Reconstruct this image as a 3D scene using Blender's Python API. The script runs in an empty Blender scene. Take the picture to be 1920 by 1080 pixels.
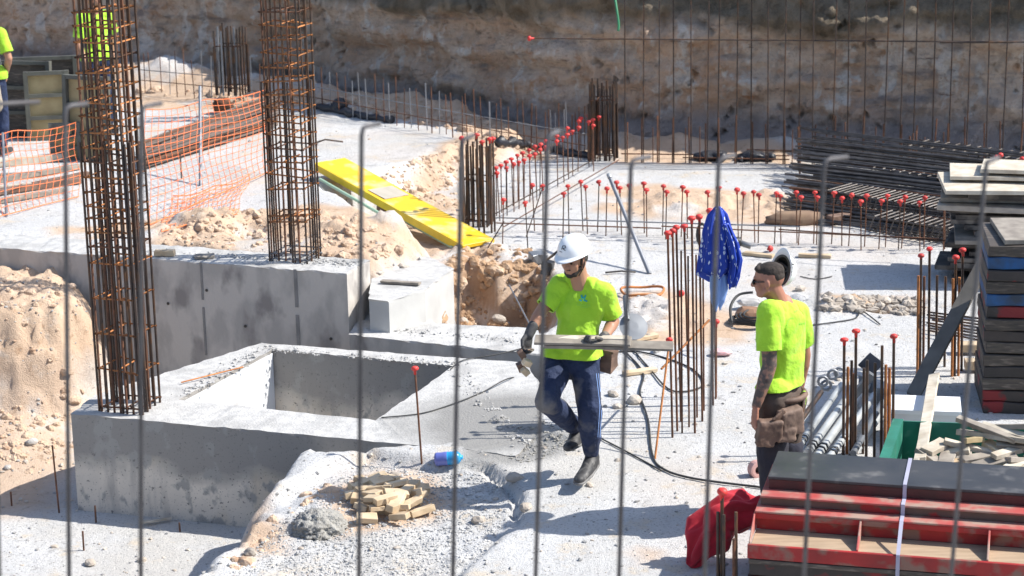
import bpy, bmesh, math, random
import numpy as np
from mathutils import Vector, Matrix
from mathutils.bvhtree import BVHTree

random.seed(7); np.random.seed(7)
SC = bpy.context.scene
COL = SC.collection

# ------------------------------------------------------------------ camera, sky, sun, exposure
FPX = 4000.0; TH = math.radians(15.1); RO = math.radians(1.15); CAMH = 5.1
_f = Vector((0, math.cos(TH), -math.sin(TH))); _r0 = Vector((1, 0, 0)); _u0 = Vector((0, math.sin(TH), math.cos(TH)))
_R = math.cos(RO)*_r0 - math.sin(RO)*_u0; _U = math.cos(RO)*_u0 + math.sin(RO)*_r0
CAMP = Vector((0, 0, CAMH))
cam_d = bpy.data.cameras.new('camera'); cam = bpy.data.objects.new('camera', cam_d); COL.objects.link(cam)
cam_d.sensor_width = 36; cam_d.lens = FPX/1920*36; cam_d.clip_end = 2000; cam_d.clip_start = .1
cam.matrix_world = Matrix.Translation(CAMP) @ Matrix((_R, _U, -_f)).transposed().to_4x4()
cam_d.dof.use_dof = True; cam_d.dof.focus_distance = 14.8; cam_d.dof.aperture_fstop = 4.1
SC.camera = cam

world = bpy.data.worlds.new('World'); SC.world = world; world.use_nodes = True
nt = world.node_tree; nt.nodes.clear()
sky = nt.nodes.new('ShaderNodeTexSky'); sky.sky_type = 'NISHITA'; sky.sun_disc = False
sky.sun_elevation = math.radians(46); sky.sun_rotation = math.radians(90)
bg = nt.nodes.new('ShaderNodeBackground'); bg.inputs['Strength'].default_value = 0.13
wo = nt.nodes.new('ShaderNodeOutputWorld')
nt.links.new(sky.outputs[0], bg.inputs[0]); nt.links.new(bg.outputs[0], wo.inputs[0])
sun_d = bpy.data.lights.new('sun', 'SUN'); sun_d.energy = 4.6; sun_d.angle = math.radians(.5); sun_d.color = (1, .955, .88)
sun = bpy.data.objects.new('sun', sun_d); COL.objects.link(sun); sun.rotation_euler = (0, math.radians(44.5), math.radians(0)); sun.location = (8, 14, 12)
SC.view_settings.view_transform = 'Standard'; SC.view_settings.look = 'None'
SC.view_settings.exposure = 0.66; SC.view_settings.gamma = 1; SC.view_settings.use_curve_mapping = False

# ------------------------------------------------------------------ placing helpers
def ray(px, py): return _f + ((float(px)-960)/FPX)*_R - ((float(py)-540)/FPX)*_U
def W(px, py, z=0.0):
    d = ray(px, py); t = (z-CAMH)/d.z
    return CAMP + t*d
def A(px, py, Y):
    d = ray(px, py); t = Y/d.y
    return CAMP + t*d

def vnoise(P, seed=0):
    P = np.asarray(P, dtype=np.float64); i = np.floor(P).astype(np.int64); f = P-i; f = f*f*(3-2*f)
    def h(ix, iy, iz):
        n = (ix*374761393 + iy*668265263 + iz*2147483647 + seed*974634777) & 0xFFFFFFFF
        n = ((n ^ (n >> 13))*1274126177) & 0xFFFFFFFF
        n = (n ^ (n >> 16)) & 0xFFFF
        return n/32767.5-1
    r = 0
    for dx in (0, 1):
        for dy in (0, 1):
            for dz in (0, 1):
                w = (f[:, 0] if dx else 1-f[:, 0])*(f[:, 1] if dy else 1-f[:, 1])*(f[:, 2] if dz else 1-f[:, 2])
                r = r + w*h(i[:, 0]+dx, i[:, 1]+dy, i[:, 2]+dz)
    return r
def fbm(P, sc, octv=4, seed=0, gain=.5):
    P = np.asarray(P, float)*sc; r = 0; a = 1; t = 0
    for k in range(octv):
        r = r + a*vnoise(P+13.7*k, seed+k); t += a; a *= gain; P = P*2.03
    return r/t

# ------------------------------------------------------------------ materials
MATS = {}
def mat(name, c1, c2=None, rough=.8, metal=0., scale=8., bump=.3, bscale=60., bdist=.004, vary=.12, contrast=(.35, .65),
        c3=None, s3=2., con3=(.5, .62), stretch=None, rough2=None, spec=.5, sheen=0.):
    if name in MATS: return MATS[name]
    m = bpy.data.materials.new(name); m.use_nodes = True; n = m.node_tree.nodes; l = m.node_tree.links
    b = n['Principled BSDF']; b.inputs['Metallic'].default_value = metal; b.inputs['Roughness'].default_value = rough
    b.inputs['Specular IOR Level'].default_value = spec
    if sheen: b.inputs['Sheen Weight'].default_value = sheen
    geo = n.new('ShaderNodeNewGeometry'); vec = geo.outputs['Position']
    if stretch:
        mp = n.new('ShaderNodeMapping'); l.new(vec, mp.inputs[0]); mp.inputs['Scale'].default_value = stretch; vec = mp.outputs[0]
    c2 = c2 or tuple(v*.7 for v in c1)
    def noise(s, d=6.):
        t = n.new('ShaderNodeTexNoise'); t.inputs['Scale'].default_value = s; t.inputs['Detail'].default_value = d; l.new(vec, t.inputs['Vector']); return t
    def ramp(src, a, bb):
        r = n.new('ShaderNodeValToRGB'); r.color_ramp.elements[0].position = a; r.color_ramp.elements[1].position = bb; l.new(src, r.inputs[0]); return r
    def mix(fac, a, bb, typ='MIX'):
        x = n.new('ShaderNodeMix'); x.data_type = 'RGBA'; x.blend_type = typ
        if isinstance(fac, float): x.inputs['Factor'].default_value = fac
        else: l.new(fac, x.inputs['Factor'])
        for s, v in ((6, a), (7, bb)):
            if isinstance(v, tuple): x.inputs[s].default_value = (*v, 1)
            else: l.new(v, x.inputs[s])
        return x.outputs[2]
    t = noise(scale); r = ramp(t.outputs[0], *contrast)
    col = mix(r.outputs[0], c1, c2)
    if c3:
        t3 = noise(s3, 8.); r3 = ramp(t3.outputs[0], *con3); col = mix(r3.outputs[0], col, c3)
    if vary:
        oi = n.new('ShaderNodeObjectInfo'); hs = n.new('ShaderNodeHueSaturation'); mr = n.new('ShaderNodeMapRange')
        mr.inputs[3].default_value = 1-vary; mr.inputs[4].default_value = 1+vary
        l.new(oi.outputs['Random'], mr.inputs[0]); l.new(mr.outputs[0], hs.inputs['Value']); l.new(col, hs.inputs['Color']); col = hs.outputs[0]
    l.new(col, b.inputs['Base Color'])
    if rough2 is not None:
        mr = n.new('ShaderNodeMapRange'); mr.inputs[3].default_value = rough; mr.inputs[4].default_value = rough2
        l.new(t.outputs[0], mr.inputs[0]); l.new(mr.outputs[0], b.inputs['Roughness'])
    if bump:
        tb = noise(bscale, 5.); bp = n.new('ShaderNodeBump'); bp.inputs['Strength'].default_value = bump; bp.inputs['Distance'].default_value = bdist
        l.new(tb.outputs[0], bp.inputs['Height']); l.new(bp.outputs[0], b.inputs['Normal'])
    m['mixfn'] = 0
    MATS[name] = m; return m

M_rust = mat('rusty_rebar', (.20, .09, .05), (.085, .048, .034), .8, .3, 14, .5, 140, .003, .25)
M_orust = mat('orange_rust_tie', (.50, .20, .065), (.30, .12, .045), .85, .1, 20, .5, 140, .003, .2)
M_steel = mat('dark_rebar_steel', (.10, .072, .058), (.055, .045, .042), .55, .6, 12, .5, 140, .003, .25, c3=(.13, .07, .04), s3=9)
M_fg = mat('grey_rebar_near', (.13, .125, .13), (.085, .08, .085), .6, .4, 12, .5, 120, .003, .1)
M_cap = mat('red_plastic_cap', (.66, .035, .03), (.5, .05, .04), .55, 0, 40, 0, 10, .001, .25)
M_conc = mat('weathered_concrete', (.50, .495, .48), (.42, .415, .405), .9, 0, 14, .9, 60, .008, .03, c3=(.34, .335, .325), s3=3.2, con3=(.5, .66), contrast=(.42, .6))
M_pit = mat('pit_rim_concrete', (.50, .495, .48), (.42, .415, .405), .9, 0, 14, .9, 60, .008, 0, c3=(.36, .355, .345), s3=3.2, con3=(.5, .66), contrast=(.42, .6))
def add_wet(m, c, rad):
    # still damp, darker cement round one place
    n = m.node_tree.nodes; l = m.node_tree.links; b = n['Principled BSDF']; geo = n.new('ShaderNodeNewGeometry'); nz = n.new('ShaderNodeTexNoise'); nz.inputs['Scale'].default_value = 2.2; nz.inputs['Detail'].default_value = 9
    d = n.new('ShaderNodeVectorMath'); d.operation = 'DISTANCE'; l.new(geo.outputs['Position'], d.inputs[0]); d.inputs[1].default_value = c
    ad = n.new('ShaderNodeMath'); ad.operation = 'MULTIPLY_ADD'; l.new(nz.outputs[0], ad.inputs[0]); ad.inputs[1].default_value = 1.3; l.new(d.outputs['Value'], ad.inputs[2])
    mr = n.new('ShaderNodeMapRange'); mr.inputs[1].default_value = rad+.75; mr.inputs[2].default_value = rad+.45; l.new(ad.outputs[0], mr.inputs[0])
    x = n.new('ShaderNodeMix'); x.data_type = 'RGBA'; l.new(mr.outputs[0], x.inputs[0]); l.new(b.inputs['Base Color'].links[0].from_socket, x.inputs[6]); x.inputs[7].default_value = (.24, .235, .225, 1); l.new(x.outputs[2], b.inputs['Base Color'])
add_wet(M_pit, tuple(W(935, 790)), .75)
M_conc2 = mat('stained_formed_concrete', (.54, .505, .46), (.42, .395, .365), .88, 0, 4.5, .7, 50, .006, .03, c3=(.27, .25, .235), s3=3.4, con3=(.54, .64), contrast=(.44, .57), stretch=(1, 1, .55))
M_rock = mat('pebble_stone', (.5, .45, .39), (.36, .31, .26), .95, 0, 10, .5, 60, .01, .25)
M_rockw = mat('white_crumb', (.6, .58, .55), (.42, .40, .38), .95, 0, 6, .5, 60, .01, .2)
M_crumb = mat('grey_white_crumb', (.46, .455, .445), (.32, .315, .305), .95, 0, 6, .5, 60, .01, .2)
M_wood = mat('raw_pine', (.64, .52, .36), (.50, .37, .23), .75, 0, 6, .3, 60, .002, .15, stretch=(1, 1, 1))
M_wgrey = mat('weathered_grey_timber', (.36, .32, .27), (.23, .2, .17), .85, 0, 9, .5, 50, .003, .22)
M_wpale = mat('pale_dusty_timber', (.58, .53, .44), (.42, .36, .28), .85, 0, 9, .4, 50, .003, .15)
M_wdark = mat('dark_old_board', (.085, .075, .068), (.045, .04, .038), .8, 0, 9, .5, 50, .003, .25, c3=(.17, .15, .13), s3=7)
M_yel = mat('yellow_plank_paint', (.84, .54, .02), (.74, .46, .02), .45, 0, 3, .15, 40, .002, .03, c3=(.68, .60, .34), s3=3.5, con3=(.52, .68))
M_hiv = mat('hi_vis_yellow_fabric', (.40, .72, .03), (.34, .64, .02), .8, 0, 8, .7, 6, .06, .02, sheen=.2)
M_navy = mat('navy_fabric', (.018, .032, .085), (.012, .022, .06), .85, 0, 9, 1., 13, .03, .03)
M_navyd = mat('dusty_navy_fabric', (.018, .032, .085), (.012, .022, .06), .85, 0, 9, 1., 13, .035, 0, c3=(.16, .155, .16), s3=4, con3=(.54, .68))
M_brown = mat('brown_work_fabric', (.10, .07, .055), (.07, .05, .04), .85, 0, 9, .4, 30, .01, .03)
M_leather = mat('brown_leather_pouch', (.20, .125, .09), (.12, .075, .055), .7, 0, 9, .4, 30, .008, .05)
M_skin = mat('skin', (.42, .22, .14), (.36, .18, .11), .5, 0, 6, .15, 50, .002, .03)
M_skinred = mat('sunburnt_skin', (.42, .19, .12), (.34, .15, .1), .5, 0, 6, .15, 50, .002, .03)
M_hair = mat('dark_hair', (.03, .022, .017), (.018, .014, .012), .7, 0, 30, .8, 180, .004, .03)
M_tatt = mat('tattooed_skin', (.085, .065, .058), (.27, .145, .10), .55, 0, 26, .1, 60, .001, 0, contrast=(.48, .60))
M_glove = mat('grey_work_glove', (.07, .07, .072), (.045, .045, .05), .8, 0, 20, .4, 90, .003, .05, c3=(.2, .17, .13), s3=16, con3=(.55, .65))
M_shoe = mat('black_shoe', (.03, .03, .033), (.05, .05, .052), .6, 0, 30, .4, 90, .003, .05, c3=(.16, .155, .15), s3=18, con3=(.55, .7))
M_sole = mat('grey_shoe_sole', (.22, .215, .21), (.12, .12, .12), .8, 0, 20, .2, 60, .003, .05)
M_white = mat('white_hard_plastic', (.8, .82, .84), (.76, .78, .8), .3, 0, 5, 0, 10, .001, 0)
M_black = mat('black_plastic', (.02, .02, .022), (.03, .03, .03), .4, 0, 9, .1, 60, .001, .05)
M_redp = mat('red_formwork_paint', (.42, .022, .022), (.28, .02, .02), .6, 0, 5, .3, 30, .003, .1, c3=(.24, .13, .10), s3=7, con3=(.50, .62))
M_redpl = mat('dusty_red_flange_paint', (.40, .06, .055), (.38, .17, .14), .65, 0, 6, .3, 30, .003, .1, c3=(.34, .24, .19), s3=6, con3=(.48, .6))
M_redd = mat('dirty_dark_red_steel', (.10, .03, .028), (.05, .025, .022), .7, 0, 5, .3, 30, .003, .1)
M_dirt = mat('dust_covered_channel', (.17, .12, .095), (.11, .075, .06), .9, 0, 5, .3, 30, .003, .05, c3=(.34, .03, .03), s3=5, con3=(.56, .6))
M_tan = mat('tan_dusty_plywood', (.42, .31, .21), (.33, .24, .16), .85, 0, 5, .3, 30, .003, .05, stretch=(1, 6, 6))
M_film = mat('black_film_plywood', (.025, .027, .032), (.05, .05, .055), .42, 0, 3, .3, 20, .003, .05, c3=(.16, .155, .15), s3=6, con3=(.58, .8), rough2=.7)
M_blk = mat('black_scuffed_board', (.05, .042, .036), (.085, .068, .055), .7, 0, 8, .5, 30, .004, .15, stretch=(1, 4, 8), c3=(.17, .14, .115), s3=7, con3=(.54, .7))
M_bluep = mat('blue_painted_edge', (.015, .09, .25), (.03, .045, .07), .7, 0, 8, .3, 30, .003, .1)
M_blkred = mat('black_board_red_paint', (.05, .04, .037), (.035, .03, .028), .7, 0, 8, .5, 30, .004, .1, c3=(.2, .018, .02), s3=5, con3=(.54, .6))
M_strap = mat('pale_lashing_strap', (.42, .42, .53), (.33, .33, .43), .7, 0, 5, .2, 60, .001, 0)
M_green = mat('green_painted_steel', (.03, .20, .14), (.025, .15, .10), .5, 0, 6, .3, 30, .003, .05, c3=(.12, .26, .20), s3=9, con3=(.6, .75))
M_prop = mat('galvanised_prop_tube', (.50, .52, .52), (.36, .38, .39), .45, .35, 6, .3, 40, .002, .12, c3=(.55, .42, .33), s3=5, con3=(.62, .72))
M_pole = mat('grey_steel_pole', (.30, .31, .33), (.22, .23, .25), .45, .5, 6, .2, 40, .002, .1)
M_orange = mat('orange_plastic_net', (.85, .20, .05), (.8, .18, .045), .6, 0, 5, 0, 20, .001, .03)
M_red = mat('red_cotton', (.48, .012, .03), (.42, .01, .025), .9, 0, 6, .35, 30, .01, 0, sheen=.3)
M_lblue = mat('light_blue_denim', (.24, .38, .72), (.2, .33, .65), .85, 0, 9, .3, 60, .004, 0)
M_cable = mat('black_cable', (.02, .02, .02), (.04, .04, .04), .6, 0, 9, 0, 20, .001, .05)
M_fresh = mat('fresh_grey_mortar', (.38, .37, .34), (.29, .28, .26), .95, 0, 12, 1., 70, .02, .03)
M_plastic = mat('black_polythene', (.025, .028, .035), (.04, .04, .05), .45, 0, 6, .6, 20, .02, .03)
M_brick = mat('pink_clay_ring', (.6, .36, .33), (.5, .28, .25), .8, 0, 6, .3, 40, .003, .03)
M_cream = mat('beige_formwork_board', (.42, .33, .18), (.33, .25, .13), .8, 0, 6, .3, 30, .003, .12)
M_grf = mat('grey_olive_panel_frame', (.12, .12, .10), (.08, .08, .07), .7, 0, 6, .3, 30, .003, .1)
M_gdisc = mat('grey_zinc_disc', (.24, .255, .27), (.19, .2, .215), .4, .5, 6, .2, 30, .002, .03)
M_greenpipe = mat('pale_green_pole', (.35, .50, .38), (.28, .42, .3), .6, 0, 9, .2, 30, .002, .1)
M_bluebot = mat('blue_plastic_bottle', (.04, .36, .72), (.03, .3, .62), .25, 0, 9, 0, 20, .001, .0)
M_violet = mat('violet_plastic_base', (.16, .20, .55), (.14, .17, .5), .3, 0, 9, 0, 20, .001, .0)
M_grime = mat('wet_dark_concrete', (.2, .195, .19), (.15, .145, .14), .9, 0, 6, .6, 60, .01, .03)
M_logo = mat('teal_print', (.01, .35, .33), (.01, .3, .3), .7, 0, 9, 0, 20, .001, 0)
M_logof = mat('faded_green_print', (.30, .66, .06), (.26, .6, .06), .7, 0, 9, 0, 20, .001, 0)
M_glass = mat('dark_lens', (.01, .01, .012), (.012, .012, .014), .12, 0, 9, 0, 20, .001, 0)
M_pink = mat('pink_marked_stone', (.75, .35, .38), (.6, .5, .48), .8, 0, 30, .3, 40, .003, .03)

def jacket_mat():
    m = mat('blue_patterned_fabric', (.008, .05, .42), (.006, .035, .32), .75, 0, 10, .4, 26, .012, 0)
    n = m.node_tree.nodes; l = m.node_tree.links; b = n['Principled BSDF']
    geo = n.new('ShaderNodeNewGeometry'); mp = n.new('ShaderNodeMapping'); l.new(geo.outputs['Position'], mp.inputs[0])
    mp.inputs['Scale'].default_value = (1, 1, .55); mp.inputs['Rotation'].default_value = (.3, .4, .2)
    v = n.new('ShaderNodeTexVoronoi'); v.inputs['Scale'].default_value = 34; v.distance = 'CHEBYCHEV'; v.inputs['Randomness'].default_value = 1.; l.new(mp.outputs[0], v.inputs['Vector'])
    r = n.new('ShaderNodeMath'); r.operation = 'LESS_THAN'; r.inputs[1].default_value = .24; l.new(v.outputs['Distance'], r.inputs[0])
    x = n.new('ShaderNodeMix'); x.data_type = 'RGBA'; nz = n.new('ShaderNodeTexNoise'); nz.inputs['Scale'].default_value = 22; l.new(mp.outputs[0], nz.inputs['Vector']); gt = n.new('ShaderNodeMath'); gt.operation = 'GREATER_THAN'; gt.inputs[1].default_value = .48; l.new(nz.outputs[0], gt.inputs[0]); mu = n.new('ShaderNodeMath'); mu.operation = 'MULTIPLY'; l.new(r.outputs[0], mu.inputs[0]); l.new(gt.outputs[0], mu.inputs[1]); l.new(mu.outputs[0], x.inputs[0])
    l.new(b.inputs['Base Color'].links[0].from_socket, x.inputs[6]); x.inputs[7].default_value = (.6, .68, .85, 1); l.new(x.outputs[2], b.inputs['Base Color'])
    return m
M_jacket = jacket_mat()

def earth_mat():
    m = bpy.data.materials.new('dusty_site_ground'); m.use_nodes = True; n = m.node_tree.nodes; l = m.node_tree.links; b = n['Principled BSDF']
    b.inputs['Roughness'].default_value = .95; b.inputs['Specular IOR Level'].default_value = .15
    at = n.new('ShaderNodeAttribute'); at.attribute_name = 'soil'; sep = n.new('ShaderNodeSeparateColor'); l.new(at.outputs['Color'], sep.inputs[0])
    geo = n.new('ShaderNodeNewGeometry')
    def noise(s, d=8., ve=None, rough=.6):
        t = n.new('ShaderNodeTexNoise'); t.inputs['Scale'].default_value = s; t.inputs['Detail'].default_value = d; t.inputs['Roughness'].default_value = rough
        l.new(ve or geo.outputs['Position'], t.inputs['Vector']); return t.outputs[0]
    def ramp(src, a, bb, ca=(0, 0, 0), cb=(1, 1, 1)):
        r = n.new('ShaderNodeValToRGB'); e = r.color_ramp.elements; e[0].position = a; e[1].position = bb; e[0].color = (*ca, 1); e[1].color = (*cb, 1); l.new(src, r.inputs[0]); return r.outputs[0]
    def mix(fac, a, bb, typ='MIX'):
        x = n.new('ShaderNodeMix'); x.data_type = 'RGBA'; x.blend_type = typ
        if isinstance(fac, float): x.inputs['Factor'].default_value = fac
        else: l.new(fac, x.inputs['Factor'])
        for s, v in ((6, a), (7, bb)):
            if isinstance(v, tuple): x.inputs[s].default_value = (*v, 1)
            else: l.new(v, x.inputs[s])
        return x.outputs[2]
    white = ramp(noise(1.3), .35, .68, (.59, .59, .59), (.49, .488, .48))
    white = mix(ramp(noise(22., 8.), .54, .70), white, (.43, .43, .425))
    white = mix(ramp(noise(.55, 4.), .52, .64), white, (.52, .505, .48))
    white = mix(ramp(noise(2.6, 10., None, .72), .55, .64), white, (.56, .50, .42))
    white = mix(ramp(noise(4.2, 10., None, .75), .58, .66), white, (.38, .375, .37))
    white = mix(ramp(noise(60., 4.), .57, .66), white, (.26, .255, .25))
    sand = ramp(noise(2.1), .35, .68, (.60, .45, .33), (.50, .365, .26))
    sand = mix(ramp(noise(9., 9., None, .7), .55, .68), sand, (.33, .215, .135))
    sand = mix(ramp(noise(5., 8.), .60, .75), sand, (.60, .53, .45))
    c = mix(sep.outputs[0], white, sand)
    brown = ramp(noise(6.), .3, .7, (.30, .17, .095), (.40, .26, .16))
    c = mix(sep.outputs[1], c, brown)
    wet = ramp(noise(4.), .3, .7, (.20, .195, .19), (.33, .325, .31))
    c = mix(sep.outputs[2], c, wet)
    l.new(c, b.inputs['Base Color'])
    mth = n.new('ShaderNodeMath'); mth.operation = 'ADD'; l.new(noise(28., 8.), mth.inputs[0]); l.new(noise(110., 4.), mth.inputs[1])
    bp = n.new('ShaderNodeBump'); bp.inputs['Strength'].default_value = .8; bp.inputs['Distance'].default_value = .014
    l.new(mth.outputs[0], bp.inputs['Height']); l.new(bp.outputs[0], b.inputs['Normal'])
    return m
M_earth = earth_mat()

def face_conc_mat():
    # cast face: darker damp cement in the upper band, paler worn cement lower, drips and blotches
    m = bpy.data.materials.new('damp_streaked_concrete'); m.use_nodes = True; n = m.node_tree.nodes; l = m.node_tree.links; b = n['Principled BSDF']
    b.inputs['Roughness'].default_value = .88; b.inputs['Specular IOR Level'].default_value = .25
    geo = n.new('ShaderNodeNewGeometry'); sp = n.new('ShaderNodeSeparateXYZ'); l.new(geo.outputs['Position'], sp.inputs[0])
    def noise(s, sc=(1, 1, 1), d=8.):
        mp = n.new('ShaderNodeMapping'); mp.inputs['Scale'].default_value = sc; l.new(geo.outputs['Position'], mp.inputs[0])
        t = n.new('ShaderNodeTexNoise'); t.inputs['Scale'].default_value = s; t.inputs['Detail'].default_value = d; l.new(mp.outputs[0], t.inputs['Vector']); return t.outputs[0]
    def ramp(src, a, bb, ca=(0, 0, 0), cb=(1, 1, 1)):
        r = n.new('ShaderNodeValToRGB'); e = r.color_ramp.elements; e[0].position = a; e[1].position = bb; e[0].color = (*ca, 1); e[1].color = (*cb, 1); l.new(src, r.inputs[0]); return r.outputs[0]
    def mix(fac, a, bb):
        x = n.new('ShaderNodeMix'); x.data_type = 'RGBA'
        if isinstance(fac, float): x.inputs['Factor'].default_value = fac
        else: l.new(fac, x.inputs['Factor'])
        for s, v in ((6, a), (7, bb)):
            if isinstance(v, tuple): x.inputs[s].default_value = (*v, 1)
            else: l.new(v, x.inputs[s])
        return x.outputs[2]
    def math_(op, a, bb):
        x = n.new('ShaderNodeMath'); x.operation = op
        for i, v in enumerate((a, bb)):
            if isinstance(v, (int, float)): x.inputs[i].default_value = v
            else: l.new(v, x.inputs[i])
        return x.outputs[0]
    c = ramp(noise(3.), .35, .65, (.66, .60, .52), (.56, .515, .455))
    c = mix(ramp(noise(2.2, (1, 1, .5)), .5, .62), c, (.58, .49, .37))
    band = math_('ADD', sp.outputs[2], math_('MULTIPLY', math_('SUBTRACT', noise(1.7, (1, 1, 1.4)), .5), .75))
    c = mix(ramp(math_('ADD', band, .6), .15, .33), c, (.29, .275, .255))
    c = mix(ramp(noise(5., (1, 1, .15)), .56, .7), c, (.27, .26, .25))
    c = mix(ramp(noise(7., (1, 1, .7)), .56, .62), c, (.33, .32, .30))
    c = mix(ramp(noise(26.), .64, .70), c, (.2, .19, .18))
    c = mix(ramp(noise(70.), .62, .70), c, (.17, .165, .16))
    l.new(c, b.inputs['Base Color'])
    bp = n.new('ShaderNodeBump'); bp.inputs['Strength'].default_value = .4; bp.inputs['Distance'].default_value = .004
    l.new(noise(60.), bp.inputs['Height']); l.new(bp.outputs[0], b.inputs['Normal'])
    return m
M_face = face_conc_mat()

def cliff_mat():
    m = bpy.data.materials.new('layered_clay_cliff'); m.use_nodes = True; n = m.node_tree.nodes; l = m.node_tree.links; b = n['Principled BSDF']
    b.inputs['Roughness'].default_value = .95; b.inputs['Specular IOR Level'].default_value = .1
    geo = n.new('ShaderNodeNewGeometry'); sp = n.new('ShaderNodeSeparateXYZ'); l.new(geo.outputs['Position'], sp.inputs[0])
    def noise(s, sc=(1, 1, 1), d=8., r=.6):
        mp = n.new('ShaderNodeMapping'); mp.inputs['Scale'].default_value = sc; l.new(geo.outputs['Position'], mp.inputs[0])
        t = n.new('ShaderNodeTexNoise'); t.inputs['Scale'].default_value = s; t.inputs['Detail'].default_value = d; t.inputs['Roughness'].default_value = r; l.new(mp.outputs[0], t.inputs['Vector']); return t.outputs[0]
    def ramp(src, a, bb, ca=(0, 0, 0), cb=(1, 1, 1)):
        r = n.new('ShaderNodeValToRGB'); e = r.color_ramp.elements; e[0].position = a; e[1].position = bb; e[0].color = (*ca, 1); e[1].color = (*cb, 1); l.new(src, r.inputs[0]); return r.outputs[0]
    def mix(fac, a, bb):
        x = n.new('ShaderNodeMix'); x.data_type = 'RGBA'; l.new(fac, x.inputs['Factor'])
        for s, v in ((6, a), (7, bb)):
            if isinstance(v, tuple): x.inputs[s].default_value = (*v, 1)
            else: l.new(v, x.inputs[s])
        return x.outputs[2]
    c = ramp(noise(1.1), .4, .6, (.68, .47, .33), (.74, .60, .48))
    c = mix(ramp(noise(3., (1, 1, 1.4), 9., .7), .54, .68), c, (.56, .33, .20))
    c = mix(ramp(noise(3.6, (1, 1, .25)), .54, .60), c, (.80, .72, .64))
    c = mix(ramp(noise(11., (1, 1, 1), 9., .8), .53, .64), c, (.50, .36, .26))
    c = mix(ramp(noise(2.2, (.6, .6, 2.5)), .56, .7), c, (.36, .31, .29))
    c = mix(ramp(noise(3.5, (.7, .7, 3.), 9., .75), .58, .68), c, (.26, .18, .14))
    mb = n.new('ShaderNodeMapRange'); mb.inputs[1].default_value = .55; mb.inputs[2].default_value = .3; l.new(sp.outputs[2], mb.inputs[0]); c = mix(mb.outputs[0], c, (.36, .31, .29))  # shadow band at the wall foot painted into the colour
    c = mix(ramp(noise(16., (1, 1, 1), 9., .75), .58, .68), c, (.66, .58, .52))
    h = n.new('ShaderNodeMath'); h.operation = 'ADD'; l.new(sp.outputs[2], h.inputs[0])
    nn = n.new('ShaderNodeMath'); nn.operation = 'MULTIPLY'; nn.inputs[1].default_value = .9; l.new(noise(.9, (1, 1, 1), 5.), nn.inputs[0]); l.new(nn.outputs[0], h.inputs[1])
    mr = n.new('ShaderNodeMapRange'); mr.inputs[1].default_value = 1.78; mr.inputs[2].default_value = 2.0; l.new(h.outputs[0], mr.inputs[0])
    topc = ramp(noise(2.5, (1.6, 1.6, .5)), .35, .65, (.18, .145, .105), (.32, .265, .20))
    c = mix(mr.outputs[0], c, topc)
    l.new(c, b.inputs['Base Color'])
    bp = n.new('ShaderNodeBump'); bp.inputs['Strength'].default_value = 1.; bp.inputs['Distance'].default_value = .12
    l.new(noise(9., (1, 1, 1), 10., .7), bp.inputs['Height']); l.new(bp.outputs[0], b.inputs['Normal'])
    return m
M_cliff = cliff_mat()

# ------------------------------------------------------------------ object helpers
WM = {}
def setp(o, label=None, cat=None, group=None, kind=None):
    if label: o['label'] = label
    if cat: o['category'] = cat
    if group: o['group'] = group
    if kind: o['kind'] = kind
    return o
def link(name, data, parent=None, M=None):
    o = bpy.data.objects.new(name, data); COL.objects.link(o)
    M = M if M is not None else Matrix.Identity(4)
    if parent is not None:
        o.parent = parent; o.matrix_basis = WM[parent.name].inverted() @ M
    else: o.matrix_basis = M
    WM[o.name] = M.copy(); return o
def thing(name, label, cat, loc=(0, 0, 0), group=None):
    o = bpy.data.objects.new(name, None); COL.objects.link(o); o.empty_display_size = .1
    M = Matrix.Translation(Vector(loc)); o.matrix_basis = M; WM[o.name] = M
    return setp(o, label, cat, group)
def mesh_from(verts, faces, m=None, smooth=False, name='mesh'):
    me = bpy.data.meshes.new(name); me.from_pydata([tuple(v) for v in verts], [], [tuple(f) for f in faces]); me.update()
    if m: me.materials.append(m)
    if smooth: me.shade_smooth()
    return me
def frame(z, side=None):
    z = z.normalized(); s = Vector(side) if side is not None else (Vector((1, 0, 0)) if abs(z.x) < .8 else Vector((0, 1, 0)))
    x = (s-z*s.dot(z)).normalized(); y = z.cross(x)
    return Matrix((x, y, z)).transposed()
def MX(loc, rot3, sc=(1, 1, 1)):
    return Matrix.Translation(Vector(loc)) @ rot3.to_4x4() @ Matrix.Diagonal((*sc, 1))
CACHE = {}
def unit_bar(m, n=7):
    k = ('bar', m.name, n)
    if k not in CACHE:
        v = []; f = []
        for j in range(2):
            for i in range(n): a = 2*math.pi*i/n; v.append((math.cos(a), math.sin(a), j))
        for i in range(n): f.append((i, (i+1) % n, n+(i+1) % n, n+i))
        f.append(tuple(range(n-1, -1, -1))); f.append(tuple(range(n, 2*n)))
        me = mesh_from(v, f, m, name='bar')
        for p in me.polygons[:n]: p.use_smooth = True
        CACHE[k] = me
    return CACHE[k]
def bar(name, a, b, r, m, parent=None):
    a = Vector(a); b = Vector(b); d = b-a
    return link(name, unit_bar(m), parent, MX(a, frame(d), (r, r, d.length)))
def unit_box(m, bev=.0):
    k = ('box', m.name, bev)
    if k not in CACHE:
        bm = bmesh.new(); bmesh.ops.create_cube(bm, size=1)
        me = bpy.data.meshes.new('box'); bm.to_mesh(me); bm.free(); me.materials.append(m); CACHE[k] = me
    return CACHE[k]
def box(name, c, rot3, size, m, parent=None):
    return link(name, unit_box(m), parent, MX(c, rot3, size))
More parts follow.
